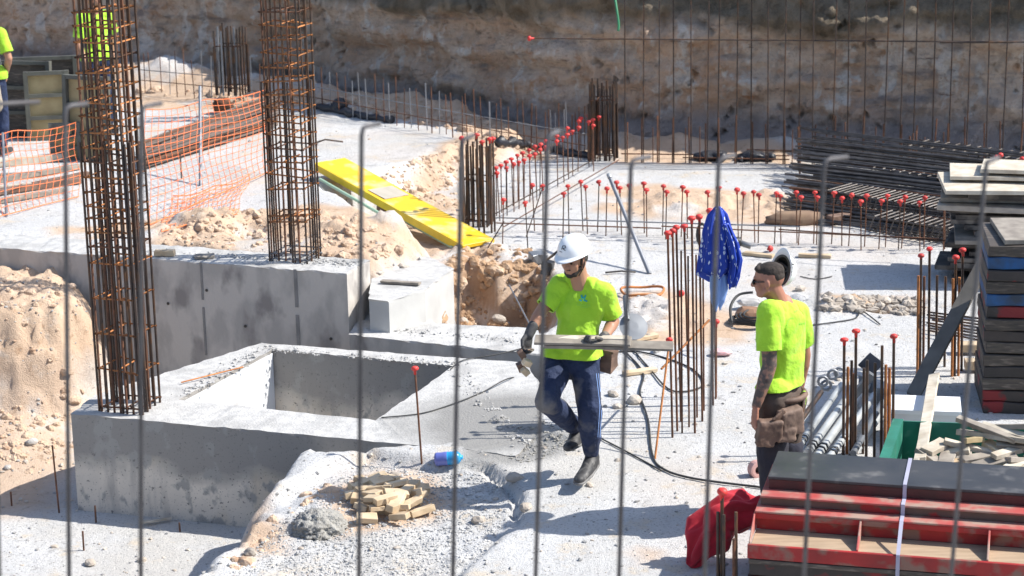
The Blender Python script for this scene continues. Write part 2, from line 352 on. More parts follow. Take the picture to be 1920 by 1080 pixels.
def chipped_box(name, c, rot3, size, m, parent=None, jit=.003, seg=4, seed=0):
    # board or block with a small bevel and slightly uneven edges
    rnd = random.Random(seed); bm = bmesh.new(); bmesh.ops.create_cube(bm, size=1)
    bmesh.ops.scale(bm, vec=size, verts=bm.verts)
    ax = max(range(3), key=lambda i: size[i])
    es = [e for e in bm.edges if abs((e.verts[0].co-e.verts[1].co)[ax]) > size[ax]*.9]
    bmesh.ops.subdivide_edges(bm, edges=es, cuts=seg, use_grid_fill=True)
    for v in bm.verts: v.co += Vector((rnd.uniform(-1, 1), rnd.uniform(-1, 1), rnd.uniform(-1, 1)))*jit
    bmesh.ops.bevel(bm, geom=[e for e in bm.edges if len(e.link_faces) == 2 and e.calc_face_angle(0) > .8], offset=min(size)*.07, segments=1, affect='EDGES')
    me = bpy.data.meshes.new('board'); bm.to_mesh(me); bm.free(); me.materials.append(m)
    return link(name, me, parent, MX(c, rot3))
def eul(x=0, y=0, z=0): return (Matrix.Rotation(math.radians(z), 3, 'Z') @ Matrix.Rotation(math.radians(y), 3, 'Y') @ Matrix.Rotation(math.radians(x), 3, 'X'))
def plank(name, a, b, w, t, m, parent=None, up=(0, 0, 1), seed=0, jit=.003):
    # board from a to b (centres of its ends), wide face looking along 'up'
    a = Vector(a); b = Vector(b); d = b-a; z = d.normalized(); u = Vector(up); u = (u-z*u.dot(z)).normalized(); s = u.cross(z)
    return chipped_box(name, (a+b)/2, Matrix((z, s, u)).transposed(), (d.length, w, t), m, parent, jit, 4, seed)
def tube_geo(pts, r, n=6, closed=False, radii=None):
    pts = [Vector(p) for p in pts]; V = []; Fc = []; N = len(pts); prev = None
    for i, p in enumerate(pts):
        if closed: d = pts[(i+1) % N]-pts[i-1]
        else: d = pts[min(i+1, N-1)]-pts[max(i-1, 0)]
        fr = frame(d, prev); prev = fr.col[0]; rr = radii[i] if radii else r
        for k in range(n):
            a = 2*math.pi*k/n; V.append(p+fr.col[0]*math.cos(a)*rr+fr.col[1]*math.sin(a)*rr)
    for i in range(N if closed else N-1):
        j = (i+1) % N
        for k in range(n): Fc.append((i*n+k, i*n+(k+1) % n, j*n+(k+1) % n, j*n+k))
    if not closed: Fc.append(tuple(range(n-1, -1, -1))); Fc.append(tuple(range((N-1)*n, N*n)))
    return V, Fc
def tube(name, pts, r, m, parent=None, n=6, closed=False, radii=None):
    V, Fc = tube_geo(pts, r, n, closed, radii); return link(name, mesh_from(V, Fc, m, True), parent)
def merge(geos):
    V = []; Fc = []
    for v, f in geos:
        o = len(V); V += list(v); Fc += [tuple(i+o for i in q) for q in f]
    return V, Fc
def lathe_geo(prof, n=16):
    V = []; Fc = []
    for r, z in prof:
        for i in range(n): a = 2*math.pi*i/n; V.append(Vector((r*math.cos(a), r*math.sin(a), z)))
    for j in range(len(prof)-1):
        for i in range(n): Fc.append((j*n+i, j*n+(i+1) % n, (j+1)*n+(i+1) % n, (j+1)*n+i))
    return V, Fc
def smoothpath(pts, k=6):
    pts = [Vector(p) for p in pts]; out = []
    for i in range(len(pts)-1):
        p0 = pts[max(i-1, 0)]; p1 = pts[i]; p2 = pts[i+1]; p3 = pts[min(i+2, len(pts)-1)]
        for j in range(k):
            t = j/k; out.append(.5*((2*p1)+(p2-p0)*t+(2*p0-5*p1+4*p2-p3)*t*t+(-p0+3*p1-3*p2+p3)*t**3))
    out.append(pts[-1]); return out

# ------------------------------------------------------------------ terrain
def sdpoly(X, Y, poly):
    # signed distance, positive inside
    n = len(poly); d = np.full(X.shape, 1e9); ins = np.zeros(X.shape, bool)
    for i in range(n):
        x1, y1 = poly[i]; x2, y2 = poly[(i+1) % n]
        ex, ey = x2-x1, y2-y1; wx, wy = X-x1, Y-y1
        t = np.clip((wx*ex+wy*ey)/(ex*ex+ey*ey+1e-12), 0, 1)
        d = np.minimum(d, (wx-ex*t)**2+(wy-ey*t)**2)
        c = ((y1 > Y) != (y2 > Y)) & (X < (x2-x1)*(Y-y1)/((y2-y1) if y2 != y1 else 1e-9)+x1)
        ins ^= c
    d = np.sqrt(d); return np.where(ins, d, -d)
def ss(a, b, x): t = np.clip((x-a)/(b-a), 0, 1); return t*t*(3-2*t)
def WP(pts): return [tuple(W(*p)[:2]) for p in pts]

BOX_OUT = WP([(133, 778), (875, 845), (968, 858), (1010, 812), (1012, 720), (985, 682), (850, 672), (490, 645), (180, 742)])
BOX_HOLE = WP([(510, 657), (850, 688), (705, 790), (335, 752)])
W2 = [tuple(p) for p in ((-4.75, 18.86), (-3.18, 18.29), (-1.41, 17.65), (-1.24, 18.10), (-3.02, 18.75), (-4.6, 19.3))]
PLAT = WP([(655, 630), (1028, 668), (1010, 622), (985, 617), (700, 602), (668, 605)])
p_plateau = [tuple(W(*p)[:2]) for p in ((-700, 480, .45), (20, 455, .45), (690, 492, .45), (765, 480, .35), (785, 455, .3), (735, 412, .35), (680, 378, .4), (632, 342, .42), (690, 318, .4), (800, 290, .35), (905, 262, .3), (960, 250, .2), (900, 225, .2), (590, 180, .2), (-700, 90, .2))]
p_pit = [(-12, 19.6), (-4.7, 19.0), (-1.33, 17.75), tuple(W(1000, 660)[:2]), tuple(W(930, 760)[:2]), tuple(W(800, 815)[:2]), (-.95, 14.75), (-1.25, 14.6), tuple(W(622, 906, -.4)[:2]), tuple(W(535, 985, -.6)[:2]), tuple(W(482, 1080, -.7)[:2]), (-2.5, 11), (-4, 5), (-12, 5)]
p_bank = [(-12, 20), tuple(W(-400, 600, .25)[:2]), tuple(W(20, 592, .25)[:2]), tuple(W(95, 585, .25)[:2]), tuple(W(140, 565, .25)[:2]), tuple(W(155, 520, .25)[:2]), (-3.9, 18.8), (-4.7, 19.05)]
p_mound = WP([(690, 845), (900, 868), (950, 895), (972, 925), (960, 970), (930, 1015), (872, 1062), (780, 1200), (300, 1400), (300, 1000)])
p_hole = WP([(846, 512), (880, 500), (940, 508), (1000, 500), (1050, 520), (1040, 600), (1010, 622), (812, 612)])

def terrain_h(X, Y):
    P = np.stack([X, Y, np.zeros_like(X)], 1)
    wx = fbm(P, 1.6, 4, 3)*.16 + fbm(P, 9, 3, 5)*.035; wy = fbm(P, 1.6, 4, 23)*.16+fbm(P, 9, 3, 25)*.035
    Xw, Yw = X+wx, Y+wy
    h = np.zeros_like(X); rough = np.full_like(X, .4)
    m = ss(-.28, .22, sdpoly(Xw, Yw, p_plateau)); ph = .46-.035*np.clip(Y-19, 0, 7)
    h = h+m*ph; rough += 1.3*m*(1-m)*4
    # earth berm at the foot of the clay wall, left
    def seg(x1, y1, x2, y2):
        ex, ey = x2-x1, y2-y1; t = np.clip(((X-x1)*ex+(Y-y1)*ey)/(ex*ex+ey*ey), 0, 1)
        return np.hypot(X-x1-ex*t, Y-y1-ey*t), t
    a = W(250, 150, .3); c = W(1120, 268, 0); d, t = seg(a.x, a.y, c.x, c.y); bw = np.exp(-(d/.55)**2)*(.32+.22*fbm(P, 1.2, 3, 8)); h += bw*(1-.5*t); rough += bw*2
    a = W(1150, 292); c = W(1480, 298); d, t = seg(a.x, a.y+.35, c.x, c.y+.35); h += np.exp(-(d/.3)**2)*.14*(1+.8*fbm(P, 2, 3, 9))
    # sand mounds behind the concrete wall
    for (px, py, z, s, hh) in ((650, 450, .45, .34, .15), (520, 425, .45, .45, .12), (735, 462, .33, .2, .08), (600, 425, .45, .3, .1), (350, 440, .45, .45, .1), (780, 340, .3, .45, .12), (870, 300, .2, .4, .1), (400, 405, .5, .4, .08)):
        c = W(px, py, z); g = np.exp(-(((X-c.x)/s)**2+((Y-c.y)/(s*.9))**2)); h += g*hh; rough += g*1.6
    c = W(468, 432, .45); h -= .2*np.exp(-(((X-c.x)/.16)**2+((Y-c.y)/.3)**2))
    c = W(1330, 385); g = np.exp(-(((X-c.x)/1.05)**4+((Y-c.y)/.55)**4)); h += .07*g; rough += g*1.2
    c = W(1610, 575); g = np.exp(-(((X-c.x)/.7)**4+((Y-c.y)/.16)**2)); h += .07*g; rough += g*2.5
    c = W(1215, 590); g = np.exp(-(((X-c.x)/.3)**2+((Y-c.y)/.5)**2)); h += .03*g; rough += g*2
    c = W(900, 480); g = np.exp(-(((X-c.x)/.5)**2+((Y-c.y)/.35)**2)); h += .05*g; rough += g*2
    # excavated hole behind the low beam
    sd = sdpoly(X+wx*.6, Y+wy*.6, p_hole); m = ss(-.08, .12, sd); h -= m*(.5-.12*fbm(P, 3, 4, 14)); rough += 3*m
    # debris mound in front
    sdm = sdpoly(X+wx*.5, Y+wy*.5, p_mound); m = ss(-.03, .10, sdm)
    h -= m*(.09+.03*fbm(P, 1.5, 3, 31)); rough += .45*m
    h -= .09*np.exp(-(sdm/.035)**2)*ss(-.2, .3, X+.35+.35*(Y-13.9))
    c = W(720, 915, -.12); h += .05*np.exp(-(((X-c.x)/.6)**2+((Y-c.y)/.5)**2))
    c = W(900, 905, -.1); h += .06*np.exp(-(((X-c.x)/.22)**2+((Y-c.y)/.2)**2))*m
    # ridge of wet concrete near the walker
    a = W(880, 775); c = W(1075, 830); d, t = seg(a.x, a.y, c.x, c.y); g = np.exp(-(d/.10)**2); h += g*.02; rough += .8*g
    # pit and the earth bank standing in it
    sdp = sdpoly(X+wx*.45, Y+wy*.45, p_pit); m = ss(-.22, .20, sdp); pitz = -.77+.25*ss(16.0, 17.2, Y)*ss(-3.3, -4.2, X)
    h = h*(1-m)+pitz*m; rough = rough*(1-m)+m*.5
    sdb = sdpoly(X+wx*1.2, Y+wy*1.2, p_bank); m2 = ss(-.42, .08, sdb); strat = .045*np.sin(16*m2+5*fbm(P, 1.4, 3, 77))
    h = np.maximum(h, h*(1-m2)+(.27+.05*fbm(P, 1.5, 3, 41))*m2+strat*m2*(1-m2)*4); rough = rough+m2*3.2*(1-.6*ss(.1, .4, sdb))
    rough = rough+1.0*np.exp(-((sdp-.02)/.24)**2)*(Y < 14.9)*(X > -3.2)
    rid = 1-np.abs(fbm(P, 4.5, 4, 50))*2; fine = fbm(P, 13, 4, 60, .65)
    lumpy = np.abs(fbm(P, 6.5, 4, 61, .6)); r2 = np.clip(rough-.5, 0, 3)
    h = h+np.minimum(rough, 2.5)*(.016*fbm(P, 2.2, 3, 70)+.016*fine)+np.minimum(r2, 1.5)*(-.05*(lumpy-.15)+.10*fbm(P, 2.4, 4, 62)+.05*fbm(P, 8, 4, 63, .6))
    return h, sdp, m2, rough

S_sand = [[tuple(W(*p)[:2]) for p in q] for q in (
    ((240, 475, .5), (330, 420, .5), (430, 392, .5), (590, 366, .5), (740, 385, .4), (800, 470, .2), (900, 465, 0), (1010, 480, 0), (1010, 520, 0), (830, 520, 0), (690, 505, .4), (400, 475, .5)),
    ((690, 345, .4), (800, 285, .35), (850, 245, .3), (960, 235, .1), (1000, 290, 0), (880, 330, 0), (870, 410, 0), (900, 460, 0), (800, 480, .1), (745, 390, .4)),
    ((-300, 130, .3), (590, 165, .3), (830, 190, .2), (900, 225, .2), (1120, 255, 0), (1150, 292, 0), (1000, 300, 0), (860, 262, .1), (740, 232, .2), (590, 208, .2), (-300, 190, .3)),
    ((1112, 362, 0), (1180, 343, 0), (1450, 368, 0), (1560, 400, 0), (1545, 428, 0), (1250, 412, 0), (1112, 396, 0)),
    ((1540, 553, 0), (1725, 560, 0), (1725, 590, 0), (1540, 583, 0)),
    ((1165, 545, 0), (1260, 540, 0), (1420, 600, 0), (1400, 640, 0), (1230, 650, 0), (1170, 620, 0)),
    ((620, 905, -.1), (700, 880, -.1), (830, 900, -.1), (850, 975, -.1), (740, 1000, -.1), (640, 1010, -.1)),
    ((450, 1080, -.5), (500, 1030, -.5), (520, 1060, -.3), (540, 1100, -.3), (450, 1150, -.5)),
    ((1160, 270, 0), (1500, 290, 0), (1500, 312, 0), (1160, 305, 0)),
    ((1190, 1020, 0), (1250, 1030, 0), (1250, 1060, 0), (1190, 1060, 0)),
    ((100, 425, .45), (330, 400, .45), (330, 440, .45), (100, 460, .45)),
)]
def ground_mesh():
    # finer in view, coarser to the sides
    xs = np.concatenate([np.arange(-13.5, -6.5, .16), np.arange(-6.5, 6.6, .031), np.arange(6.6, 14.6, .16)])
    ys = np.concatenate([np.arange(5.6, 11.6, .12), np.arange(11.6, 21, .03), np.arange(21, 37, .06)])
    nx, ny = len(xs), len(ys)
    X, Y = np.meshgrid(xs, ys); X = X.ravel(); Y = Y.ravel()
    h, sdp, mb, rough = terrain_h(X, Y)
    co = np.stack([X, Y, h], 1)
    idx = np.arange(nx*ny).reshape(ny, nx)
    q = np.stack([idx[:-1, :-1], idx[:-1, 1:], idx[1:, 1:], idx[1:, :-1]], -1).reshape(-1, 4)
    me = bpy.data.meshes.new('ground'); me.vertices.add(len(co)); me.vertices.foreach_set('co', co.ravel())
    me.loops.add(q.size); me.loops.foreach_set('vertex_index', q.ravel().astype(np.int32))
    me.polygons.add(len(q)); me.polygons.foreach_set('loop_start', np.arange(0, q.size, 4, dtype=np.int32))
    me.update(calc_edges=True); me.validate(); me.shade_smooth(); me.materials.append(M_earth)
    P = np.stack([X, Y, h], 1); wn = fbm(P, 2.5, 4, 90)*.18
    s = np.zeros_like(X)
    for poly in S_sand: s = np.maximum(s, ss(-.14, .14, sdpoly(X, Y, poly)+wn))
    s = np.maximum(s, ss(.15, .6, mb))
    left = ss(-3.35, -3.9, X+wn)*ss(15.2, 15.6, Y+wn)*(Y < 19); s = np.maximum(s, left*.9)
    s = np.maximum(s, .18*ss(.0, .4, fbm(P, .8, 3, 95)))
    # grey cement splashed over the sand
    s = s*(1-.75*ss(.12, .35, fbm(P, 1.7, 5, 96))*(mb < .3))
    tb = ss(-.05, .25, sdpoly(X, Y, WP([(-50, 495), (60, 490), (80, 520), (30, 545), (-50, 560)]))+wn); s = s*(1-.8*tb)
    b = ss(-.1, .05, sdpoly(X, Y, p_hole)+wn*.3)*ss(.4, -.1, fbm(P, 4, 2, 97)+.0); slope = ss(.15, .5, mb)*ss(.9, .55, mb)*.18
    b = np.maximum(b*.9, slope)
    wet = np.zeros_like(X); poly = WP([(860, 690), (960, 660), (1000, 700), (900, 760), (1080, 815), (1060, 850), (960, 880), (850, 860)])
    wet = ss(-.12, .12, sdpoly(X, Y, poly)+wn*.9)*.85
    wet = np.maximum(wet, .5*ss(-.05, .15, sdpoly(X, Y, [tuple(W(*p)[:2]) for p in ((840, 320, .2), (900, 290, .2), (915, 380, 0), (870, 400, 0))])+wn*.5))
    colr = np.stack([s, b, wet, np.ones_like(s)], 1).astype(np.float32)
    at = me.attributes.new('soil', 'FLOAT_COLOR', 'POINT'); at.data.foreach_set('color', colr.ravel())
    return me, (xs, ys, h.reshape(ny, nx), rough.reshape(ny, nx), s.reshape(ny, nx))
gme, GR = ground_mesh()
setp(link('ground', gme), kind='structure')
def samp(x, y, k=2):
    xs, ys = GR[0], GR[1]; j = int(np.clip(np.searchsorted(xs, x)-1, 0, len(xs)-2)); i = int(np.clip(np.searchsorted(ys, y)-1, 0, len(ys)-2))
    tx = (x-xs[j])/(xs[j+1]-xs[j]); ty = (y-ys[i])/(ys[i+1]-ys[i]); g = GR[k]
    return float((g[i, j]*(1-tx)+g[i, j+1]*tx)*(1-ty)+(g[i+1, j]*(1-tx)+g[i+1, j+1]*tx)*ty)
def G(px, py, off=0.0, z0=0.0):
    # point of the ground seen at a pixel
    z = z0
    for _ in range(8):
        p = W(px, py, z); z = .5*z+.5*samp(p.x, p.y)
    p = W(px, py, z); return Vector((p.x, p.y, samp(p.x, p.y)+off))

# clay wall round the pit
def cliff(name, path, res, z1, amp):
    path = [Vector(p) for p in path]; pts = []
    for a, b in zip(path, path[1:]):
        n = max(1, int((b-a).length/res)); pts += [a.lerp(b, i/n) for i in range(n)]
    pts.append(path[-1]); zs = np.arange(-.6, z1+res, res); S = np.array([[p.x, p.y] for p in pts])
    d = np.gradient(S, axis=0); d /= np.linalg.norm(d, axis=1)[:, None]; k = np.ones(15)/15
    d = np.stack([np.convolve(np.pad(d[:, i], 7, 'edge'), k, 'valid') for i in (0, 1)], 1); N = np.stack([d[:, 1], -d[:, 0]], 1)
    I, J = np.meshgrid(np.arange(len(pts)), np.arange(len(zs))); I = I.ravel(); J = J.ravel()
    X = S[I, 0]; Y = S[I, 1]; Z = zs[J]; Pn = np.stack([X, Y, Z*1.0], 1)
    low = fbm(Pn, .55, 4, 111); led = fbm(Pn*np.array([.3, .3, 1.2]), 3.2, 5, 112); fine = fbm(Pn, 6, 5, 113, .7); rid = 1-np.abs(fbm(Pn*np.array([1, 1, .55]), 1.8, 4, 114))
    zb = 1.35+.25*fbm(Pn*np.array([1, 1, 0]), .5, 3, 115)
    crk = np.abs(fbm(Pn*np.array([1, 1, 2.2]), 1.5, 5, 118, .6)); off = amp*(.35*low+.30*led+.18*fine+.10*(rid-.6)-.12*np.exp(-(crk/.02)**2)*ss(.1, .4, fbm(Pn, .7, 2, 119)))-.12*np.clip(Z, 0, 5)+.16*ss(-.08, .08, Z-zb)+.35*ss(.5, -.3, Z)
    V = np.stack([X+N[I, 0]*off, Y+N[I, 1]*off, Z], 1); w = len(pts); idx = np.arange(w*len(zs)).reshape(len(zs), w)
    q = np.stack([idx[:-1, :-1], idx[:-1, 1:], idx[1:, 1:], idx[1:, :-1]], -1).reshape(-1, 4)
    me = bpy.data.meshes.new(name); me.from_pydata(V.tolist(), [], q.tolist()); me.materials.append(M_cliff); me.shade_smooth()
    return setp(link(name, me), kind='structure')
cliff('excavation_wall', [(-14, 36.4), (-9, 33.2), (-5.2, 30.5), (-2.6, 28.7), (.5, 26.0), (1.7, 25.35), (6, 24.3), (14.5, 22.1)], .05, 2.35, 1.)
cliff('side_excavation_wall', [(14.3, 22.4), (14.0, 5.0)], .2, 2.35, 1.)
cliff('far_side_excavation_wall', [(-13.2, 5.0), (-13.2, 36.0)], .2, 2.35, 1.)
# ground level outside the pit, out to the horizon
Zt = 2.33
V = [(-400, 37, Zt), (400, 37, Zt), (400, 500, Zt), (-400, 500, Zt), (-400, -300, Zt), (-13.3, -300, Zt), (-13.3, 37, Zt), (-400, 37, Zt),
     (14.0, -300, Zt), (400, -300, Zt), (400, 37, Zt), (14.0, 37, Zt), (-13.3, -300, 3.45), (14, -300, 3.45), (14, 3.5, 3.45), (-13.3, 3.5, 3.45),
     (-13.4, 36.5, Zt), (-9, 33.5, Zt), (-5.2, 30.8, Zt), (-2.6, 29.0, Zt), (.5, 26.3, Zt), (1.7, 25.7, Zt), (6, 24.65, Zt), (14.2, 22.5, Zt), (14.2, 37.2, Zt), (-13.4, 37.2, Zt)]
up_me = mesh_from(V, [(0, 1, 2, 3), (4, 5, 6, 7), (8, 9, 10, 11), (12, 13, 14, 15), (16, 17, 18, 19, 20, 21, 22, 23, 24, 25)], mat('street_earth', (.32, .27, .21), (.25, .2, .16), .95, 0, 2, .5, 20, .02, 0))
setp(link('upper_ground', up_me), kind='structure')
rw = thing('retaining_wall', 'grey concrete retaining wall below the near row of hooked bars', 'wall', (0, 5.3, -.8))
box('wall_stem', (0.3, 5.25, .75), Matrix.Identity(3), (27.3, .5, 3.1), M_conc, rw)
box('wall_step', (0.3, 4.2, 1.3), Matrix.Identity(3), (27.3, 1.5, 2.0), M_conc, rw)
box('wall_upstand', (0.3, 3.43, 2.6), Matrix.Identity(3), (27.3, .2, 1.74), M_conc, rw)

# ------------------------------------------------------------------ concrete structures
def prism(name, outer, z0, z1, m, parent, hole=None, jit=.006, side=None, seed=0):
    rnd = random.Random(seed)
    def dens(loop):
        out = []
        for i, a in enumerate(loop):
            b = loop[(i+1) % len(loop)]; L = math.dist(a, b); n = max(1, int(L/.07))
            for k in range(n):
                t = k/n; out.append((a[0]+(b[0]-a[0])*t+rnd.uniform(-jit, jit), a[1]+(b[1]-a[1])*t+rnd.uniform(-jit, jit)))
        return out
    bm = bmesh.new(); edges = []; loops = []
    for lp in [outer]+([hole] if hole else []):
        d = dens(lp); top = [bm.verts.new((x, y, z1+rnd.uniform(-1, .3)*jit)) for x, y in d]
        mid = [bm.verts.new((x, y, z1-.02)) for x, y in d]
        base = []
        # sides follow the ideal line below the ragged arris
        for i, a in enumerate(lp):
            b = lp[(i+1) % len(lp)]; n = max(1, int(math.dist(a, b)/.07))
            for k in range(n): t = k/n; base.append(bm.verts.new((a[0]+(b[0]-a[0])*t, a[1]+(b[1]-a[1])*t, z0)))
        for i, v in enumerate(mid): v.co.x = base[i].co.x; v.co.y = base[i].co.y
        n = len(top); loops.append((top, mid, base))
        for i in range(n):
            j = (i+1) % n
            for a_, b_ in ((top, mid), (mid, base)):
                f = bm.faces.new((a_[i], b_[i], b_[j], a_[j])); f.material_index = 1
            edges.append(bm.edges.get((top[i], top[j])))
    r = bmesh.ops.triangle_fill(bm, use_beauty=True, edges=edges, normal=(0, 0, 1))
    bmesh.ops.recalc_face_normals(bm, faces=bm.faces)
    me = bpy.data.meshes.new(name); bm.to_mesh(me); bm.free(); me.materials.append(m); me.materials.append(side or m)
    return link(name, me, parent)
bx = thing('concrete_pit', 'grey concrete pit box with a square open shaft in its top', 'concrete footing', (-1.9, 15.5, -.8))
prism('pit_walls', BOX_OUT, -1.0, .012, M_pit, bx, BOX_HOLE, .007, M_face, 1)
fl = mesh_from([(x, y, -.92) for x, y in BOX_HOLE], [(0, 1, 2, 3)][::-1], M_conc2); link('pit_floor', fl, bx)
# sunlight on the shaft's inner wall, painted as a thin white sheet
a = Vector((*BOX_HOLE[3], 0)); b = Vector((*BOX_HOLE[0], 0)); nrm = (b-a).cross(Vector((0, 0, 1))).normalized()
box('sunlit_wall_sheet', (a+b)/2+nrm*.008+Vector((0, 0, -.42)), Matrix(((b-a).normalized(), nrm, Vector((0, 0, 1)))).transposed(), ((b-a).length*.985, .008, .8), mat('sunlit_wall_white', (.66, .68, .7), (.6, .62, .64), .8, 0, 2, .2, 20, .003, 0, c3=(.45, .45, .45), s3=3, con3=(.58, .7)), bx)
w2 = thing('concrete_wall', 'long grey concrete wall behind the pit carrying a rebar column', 'concrete wall', (-3, 18.4, -.8))
prism('wall_body', W2, -1.0, .5, M_conc, w2, None, .01, M_conc2, 2)
prism('wall_extension', [(-9.5, 20.55), (-4.76, 18.864), (-4.61, 19.3), (-9.3, 21.0)], -1.0, .498, M_conc, w2, None, .01, M_conc2, 12)
for sx_, w_ in ((372, .02), (553, .03)):
    q0 = Vector((-3.18, 18.29, 0)); q1 = Vector((-1.41, 17.65, 0)); qd = (q1-q0).normalized(); wp = W(sx_, 494 if sx_ < 400 else 505, .5); k_ = (wp-q0).dot(qd); c_ = q0+qd*k_
    for j_ in range(3): box('form_seam', c_+Vector((0, 0, .33-.46*j_))+Vector((qd.y, -qd.x, 0))*.002, Matrix((qd, Vector((qd.y, -qd.x, 0)), Vector((0, 0, -1)))).transposed(), (w_, .008, .34+.1*(j_ % 2)), mat('dark_seam_grout', (.27, .26, .25), (.2, .195, .19), .9, 0, 9, .5, 50, .005, 0), w2)
for sx_, sy_ in ((425, 600), (590, 612), (452, 540), (332, 560)):
    q = W(sx_, sy_, .1); k_ = (q-q0).dot(qd); c_ = q0+qd*k_+Vector((qd.y, -qd.x, 0))*.004; zz_ = {600: -.05, 612: -.1, 540: .25, 560: .1}[sy_]
    bar('tie_hole', c_+Vector((0, 0, zz_)), c_+Vector((qd.y, -qd.x, 0))*.004+Vector((0, 0, zz_)), .014, M_black, w2)
pl = thing('concrete_beam', 'low grey concrete ground beam running from the wall end towards the walking worker', 'concrete beam', (-.6, 17.4, -.8))
prism('beam_body', PLAT, -1.0, .014, M_conc, pl, None, .01, M_conc2, 3)
bl = thing('concrete_block', 'pale concrete pad with angled faces between the wall end and the dug hole', 'concrete pad', (-.9, 18.1, 0))
prism('pad_body', [tuple(W(*p)[:2]) for p in ((692, 560, .3), (729, 563, .3), (797, 541, .3), (850, 503, .3), (800, 478, .3), (700, 490, .3))], -.5, .3, M_conc, bl, None, .01, mat('smooth_pale_concrete', (.52, .52, .50), (.45, .445, .43), .85, 0, 4, .3, 60, .003, 0), 4)
prism('pad_step', [tuple(W(*p)[:2]) for p in ((694, 566, .22), (723, 570, .22), (726, 560, .22), (700, 556, .22))], -.4, .22, M_conc, bl, None, .004, None, 5)
plank('pad_plank', W(715, 527, .315), W(787, 532, .315), .06, .02, M_wgrey, bl)

# ------------------------------------------------------------------ loose material on the ground
def scatter(name, n, m, sizes, sampler, seed, label, cat):
    rnd = random.Random(seed); bm = bmesh.new(); bmesh.ops.create_icosphere(bm, subdivisions=1, radius=1)
    base = np.array([v.co for v in bm.verts]); fac = np.array([[v.index for v in f.verts] for f in bm.faces]); bm.free()
    var = []
    for k in range(8):
        sc = np.array([rnd.uniform(.7, 1.2), rnd.uniform(.7, 1.2), rnd.uniform(.45, .8)])
        var.append(base*(1+.35*np.random.RandomState(seed*9+k).uniform(-1, 1, (len(base), 1)))*sc)
    V = []; Fc = []; o = 0
    for i in range(n):
        p = sampler(rnd)
        if p is None: continue
        s = sizes[0]*(sizes[1]/sizes[0])**(rnd.random()**2.2); a = rnd.uniform(0, 6.28); c, sn = math.cos(a), math.sin(a)
        v = var[rnd.randrange(8)]*s; v = np.stack([v[:, 0]*c-v[:, 1]*sn+p[0], v[:, 0]*sn+v[:, 1]*c+p[1], v[:, 2]+p[2]+s*.2], 1)
        V.append(v); Fc.append(fac+o); o += len(v)
    V = np.concatenate(V); Fc = np.concatenate(Fc)
    me = bpy.data.meshes.new(name); me.from_pydata(V.tolist(), [], Fc.tolist()); me.materials.append(m)
    return setp(link(name, me), label, cat, None, 'stuff')
def s_gen(lo):
    def f(rnd):
        px = rnd.uniform(-60, 1980); py = rnd.uniform(235, 1100)**1; z = 0
        p = G(px, py)
        r = samp(p.x, p.y, 3)
        if rnd.random() > (lo+.9*min(1., r*.45))*(.35+.65*(py/1080)): return None
        return p
    return f
def clear_of_box(fn):
    polys = [BOX_OUT, W2, PLAT]
    def g(rnd):
        p = fn(rnd)
        if p is None: return None
        for po in polys:
            if sdpoly(np.array([p[0]]), np.array([p[1]]), po)[0] > 0: return None
        return p
    return g
scatter('gravel', 11000, M_crumb, (.005, .02), clear_of_box(s_gen(.10)), 11, 'pale concrete crumbs and gravel strewn over the site floor', 'gravel')
scatter('sandy_pebbles', 3000, M_rock, (.006, .028), clear_of_box(s_gen(.04)), 12, 'sandy brown pebbles scattered over the earth patches', 'pebbles')
def in_px(poly, z, off=0.):
    P2 = np.array(poly, float)
    def f(rnd):
        px = rnd.uniform(P2[:, 0].min(), P2[:, 0].max()); py = rnd.uniform(P2[:, 1].min(), P2[:, 1].max())
        if sdpoly(np.array([px]), np.array([py]), poly)[0] < 0: return None
        if z is None: return G(px, py)
        return W(px, py, z)
    return f
scatter('mound_gravel', 8000, M_crumb, (.004, .014), in_px([(690, 868), (900, 890), (960, 925), (955, 970), (900, 1050), (850, 1090), (420, 1090), (520, 985), (600, 915)], None), 13, 'crumbled pale concrete covering the debris mound below the pit box', 'gravel')
scatter('rubble_strip', 900, M_rock, (.012, .06), in_px([(1535, 555), (1725, 562), (1725, 592), (1535, 580)], None), 14, 'brown rubble strip on the slab behind the tattooed worker', 'rubble')
scatter('wet_crumbs', 1300, M_fresh, (.005, .016), in_px([(880, 770), (960, 760), (1080, 815), (1070, 845), (980, 870), (930, 850), (900, 800)], None), 15, 'dark wet concrete crumbs at the edge of the pit box near the walker', 'gravel')
def edge_samp(segs, spread):
    def f(rnd):
        a, b, z = segs[rnd.randrange(len(segs))]; t = rnd.random(); p = W(a[0]+(b[0]-a[0])*t, a[1]+(b[1]-a[1])*t, z)
        return p+Vector((rnd.gauss(0, spread), rnd.gauss(0, spread), 0))
    return f
scatter('edge_crumbs', 1500, M_conc, (.004, .018), edge_samp([((490, 653), (860, 684), .014), ((340, 742), (490, 654), .014), ((510, 485), (660, 497), .5), ((560, 483), (670, 495), .5), ((680, 615), (1000, 640), .014), ((200, 468), (500, 484), .5), ((860, 700), (990, 840), .012)], .05), 16, 'small concrete crumbs lying along the tops of the cast walls', 'crumbs')
M_sandrock = mat('sandy_clod', (.60, .45, .33), (.50, .365, .26), .97, 0, 5, 1., 30, .03, .03, c3=(.36, .23, .15), s3=8, con3=(.54, .68))
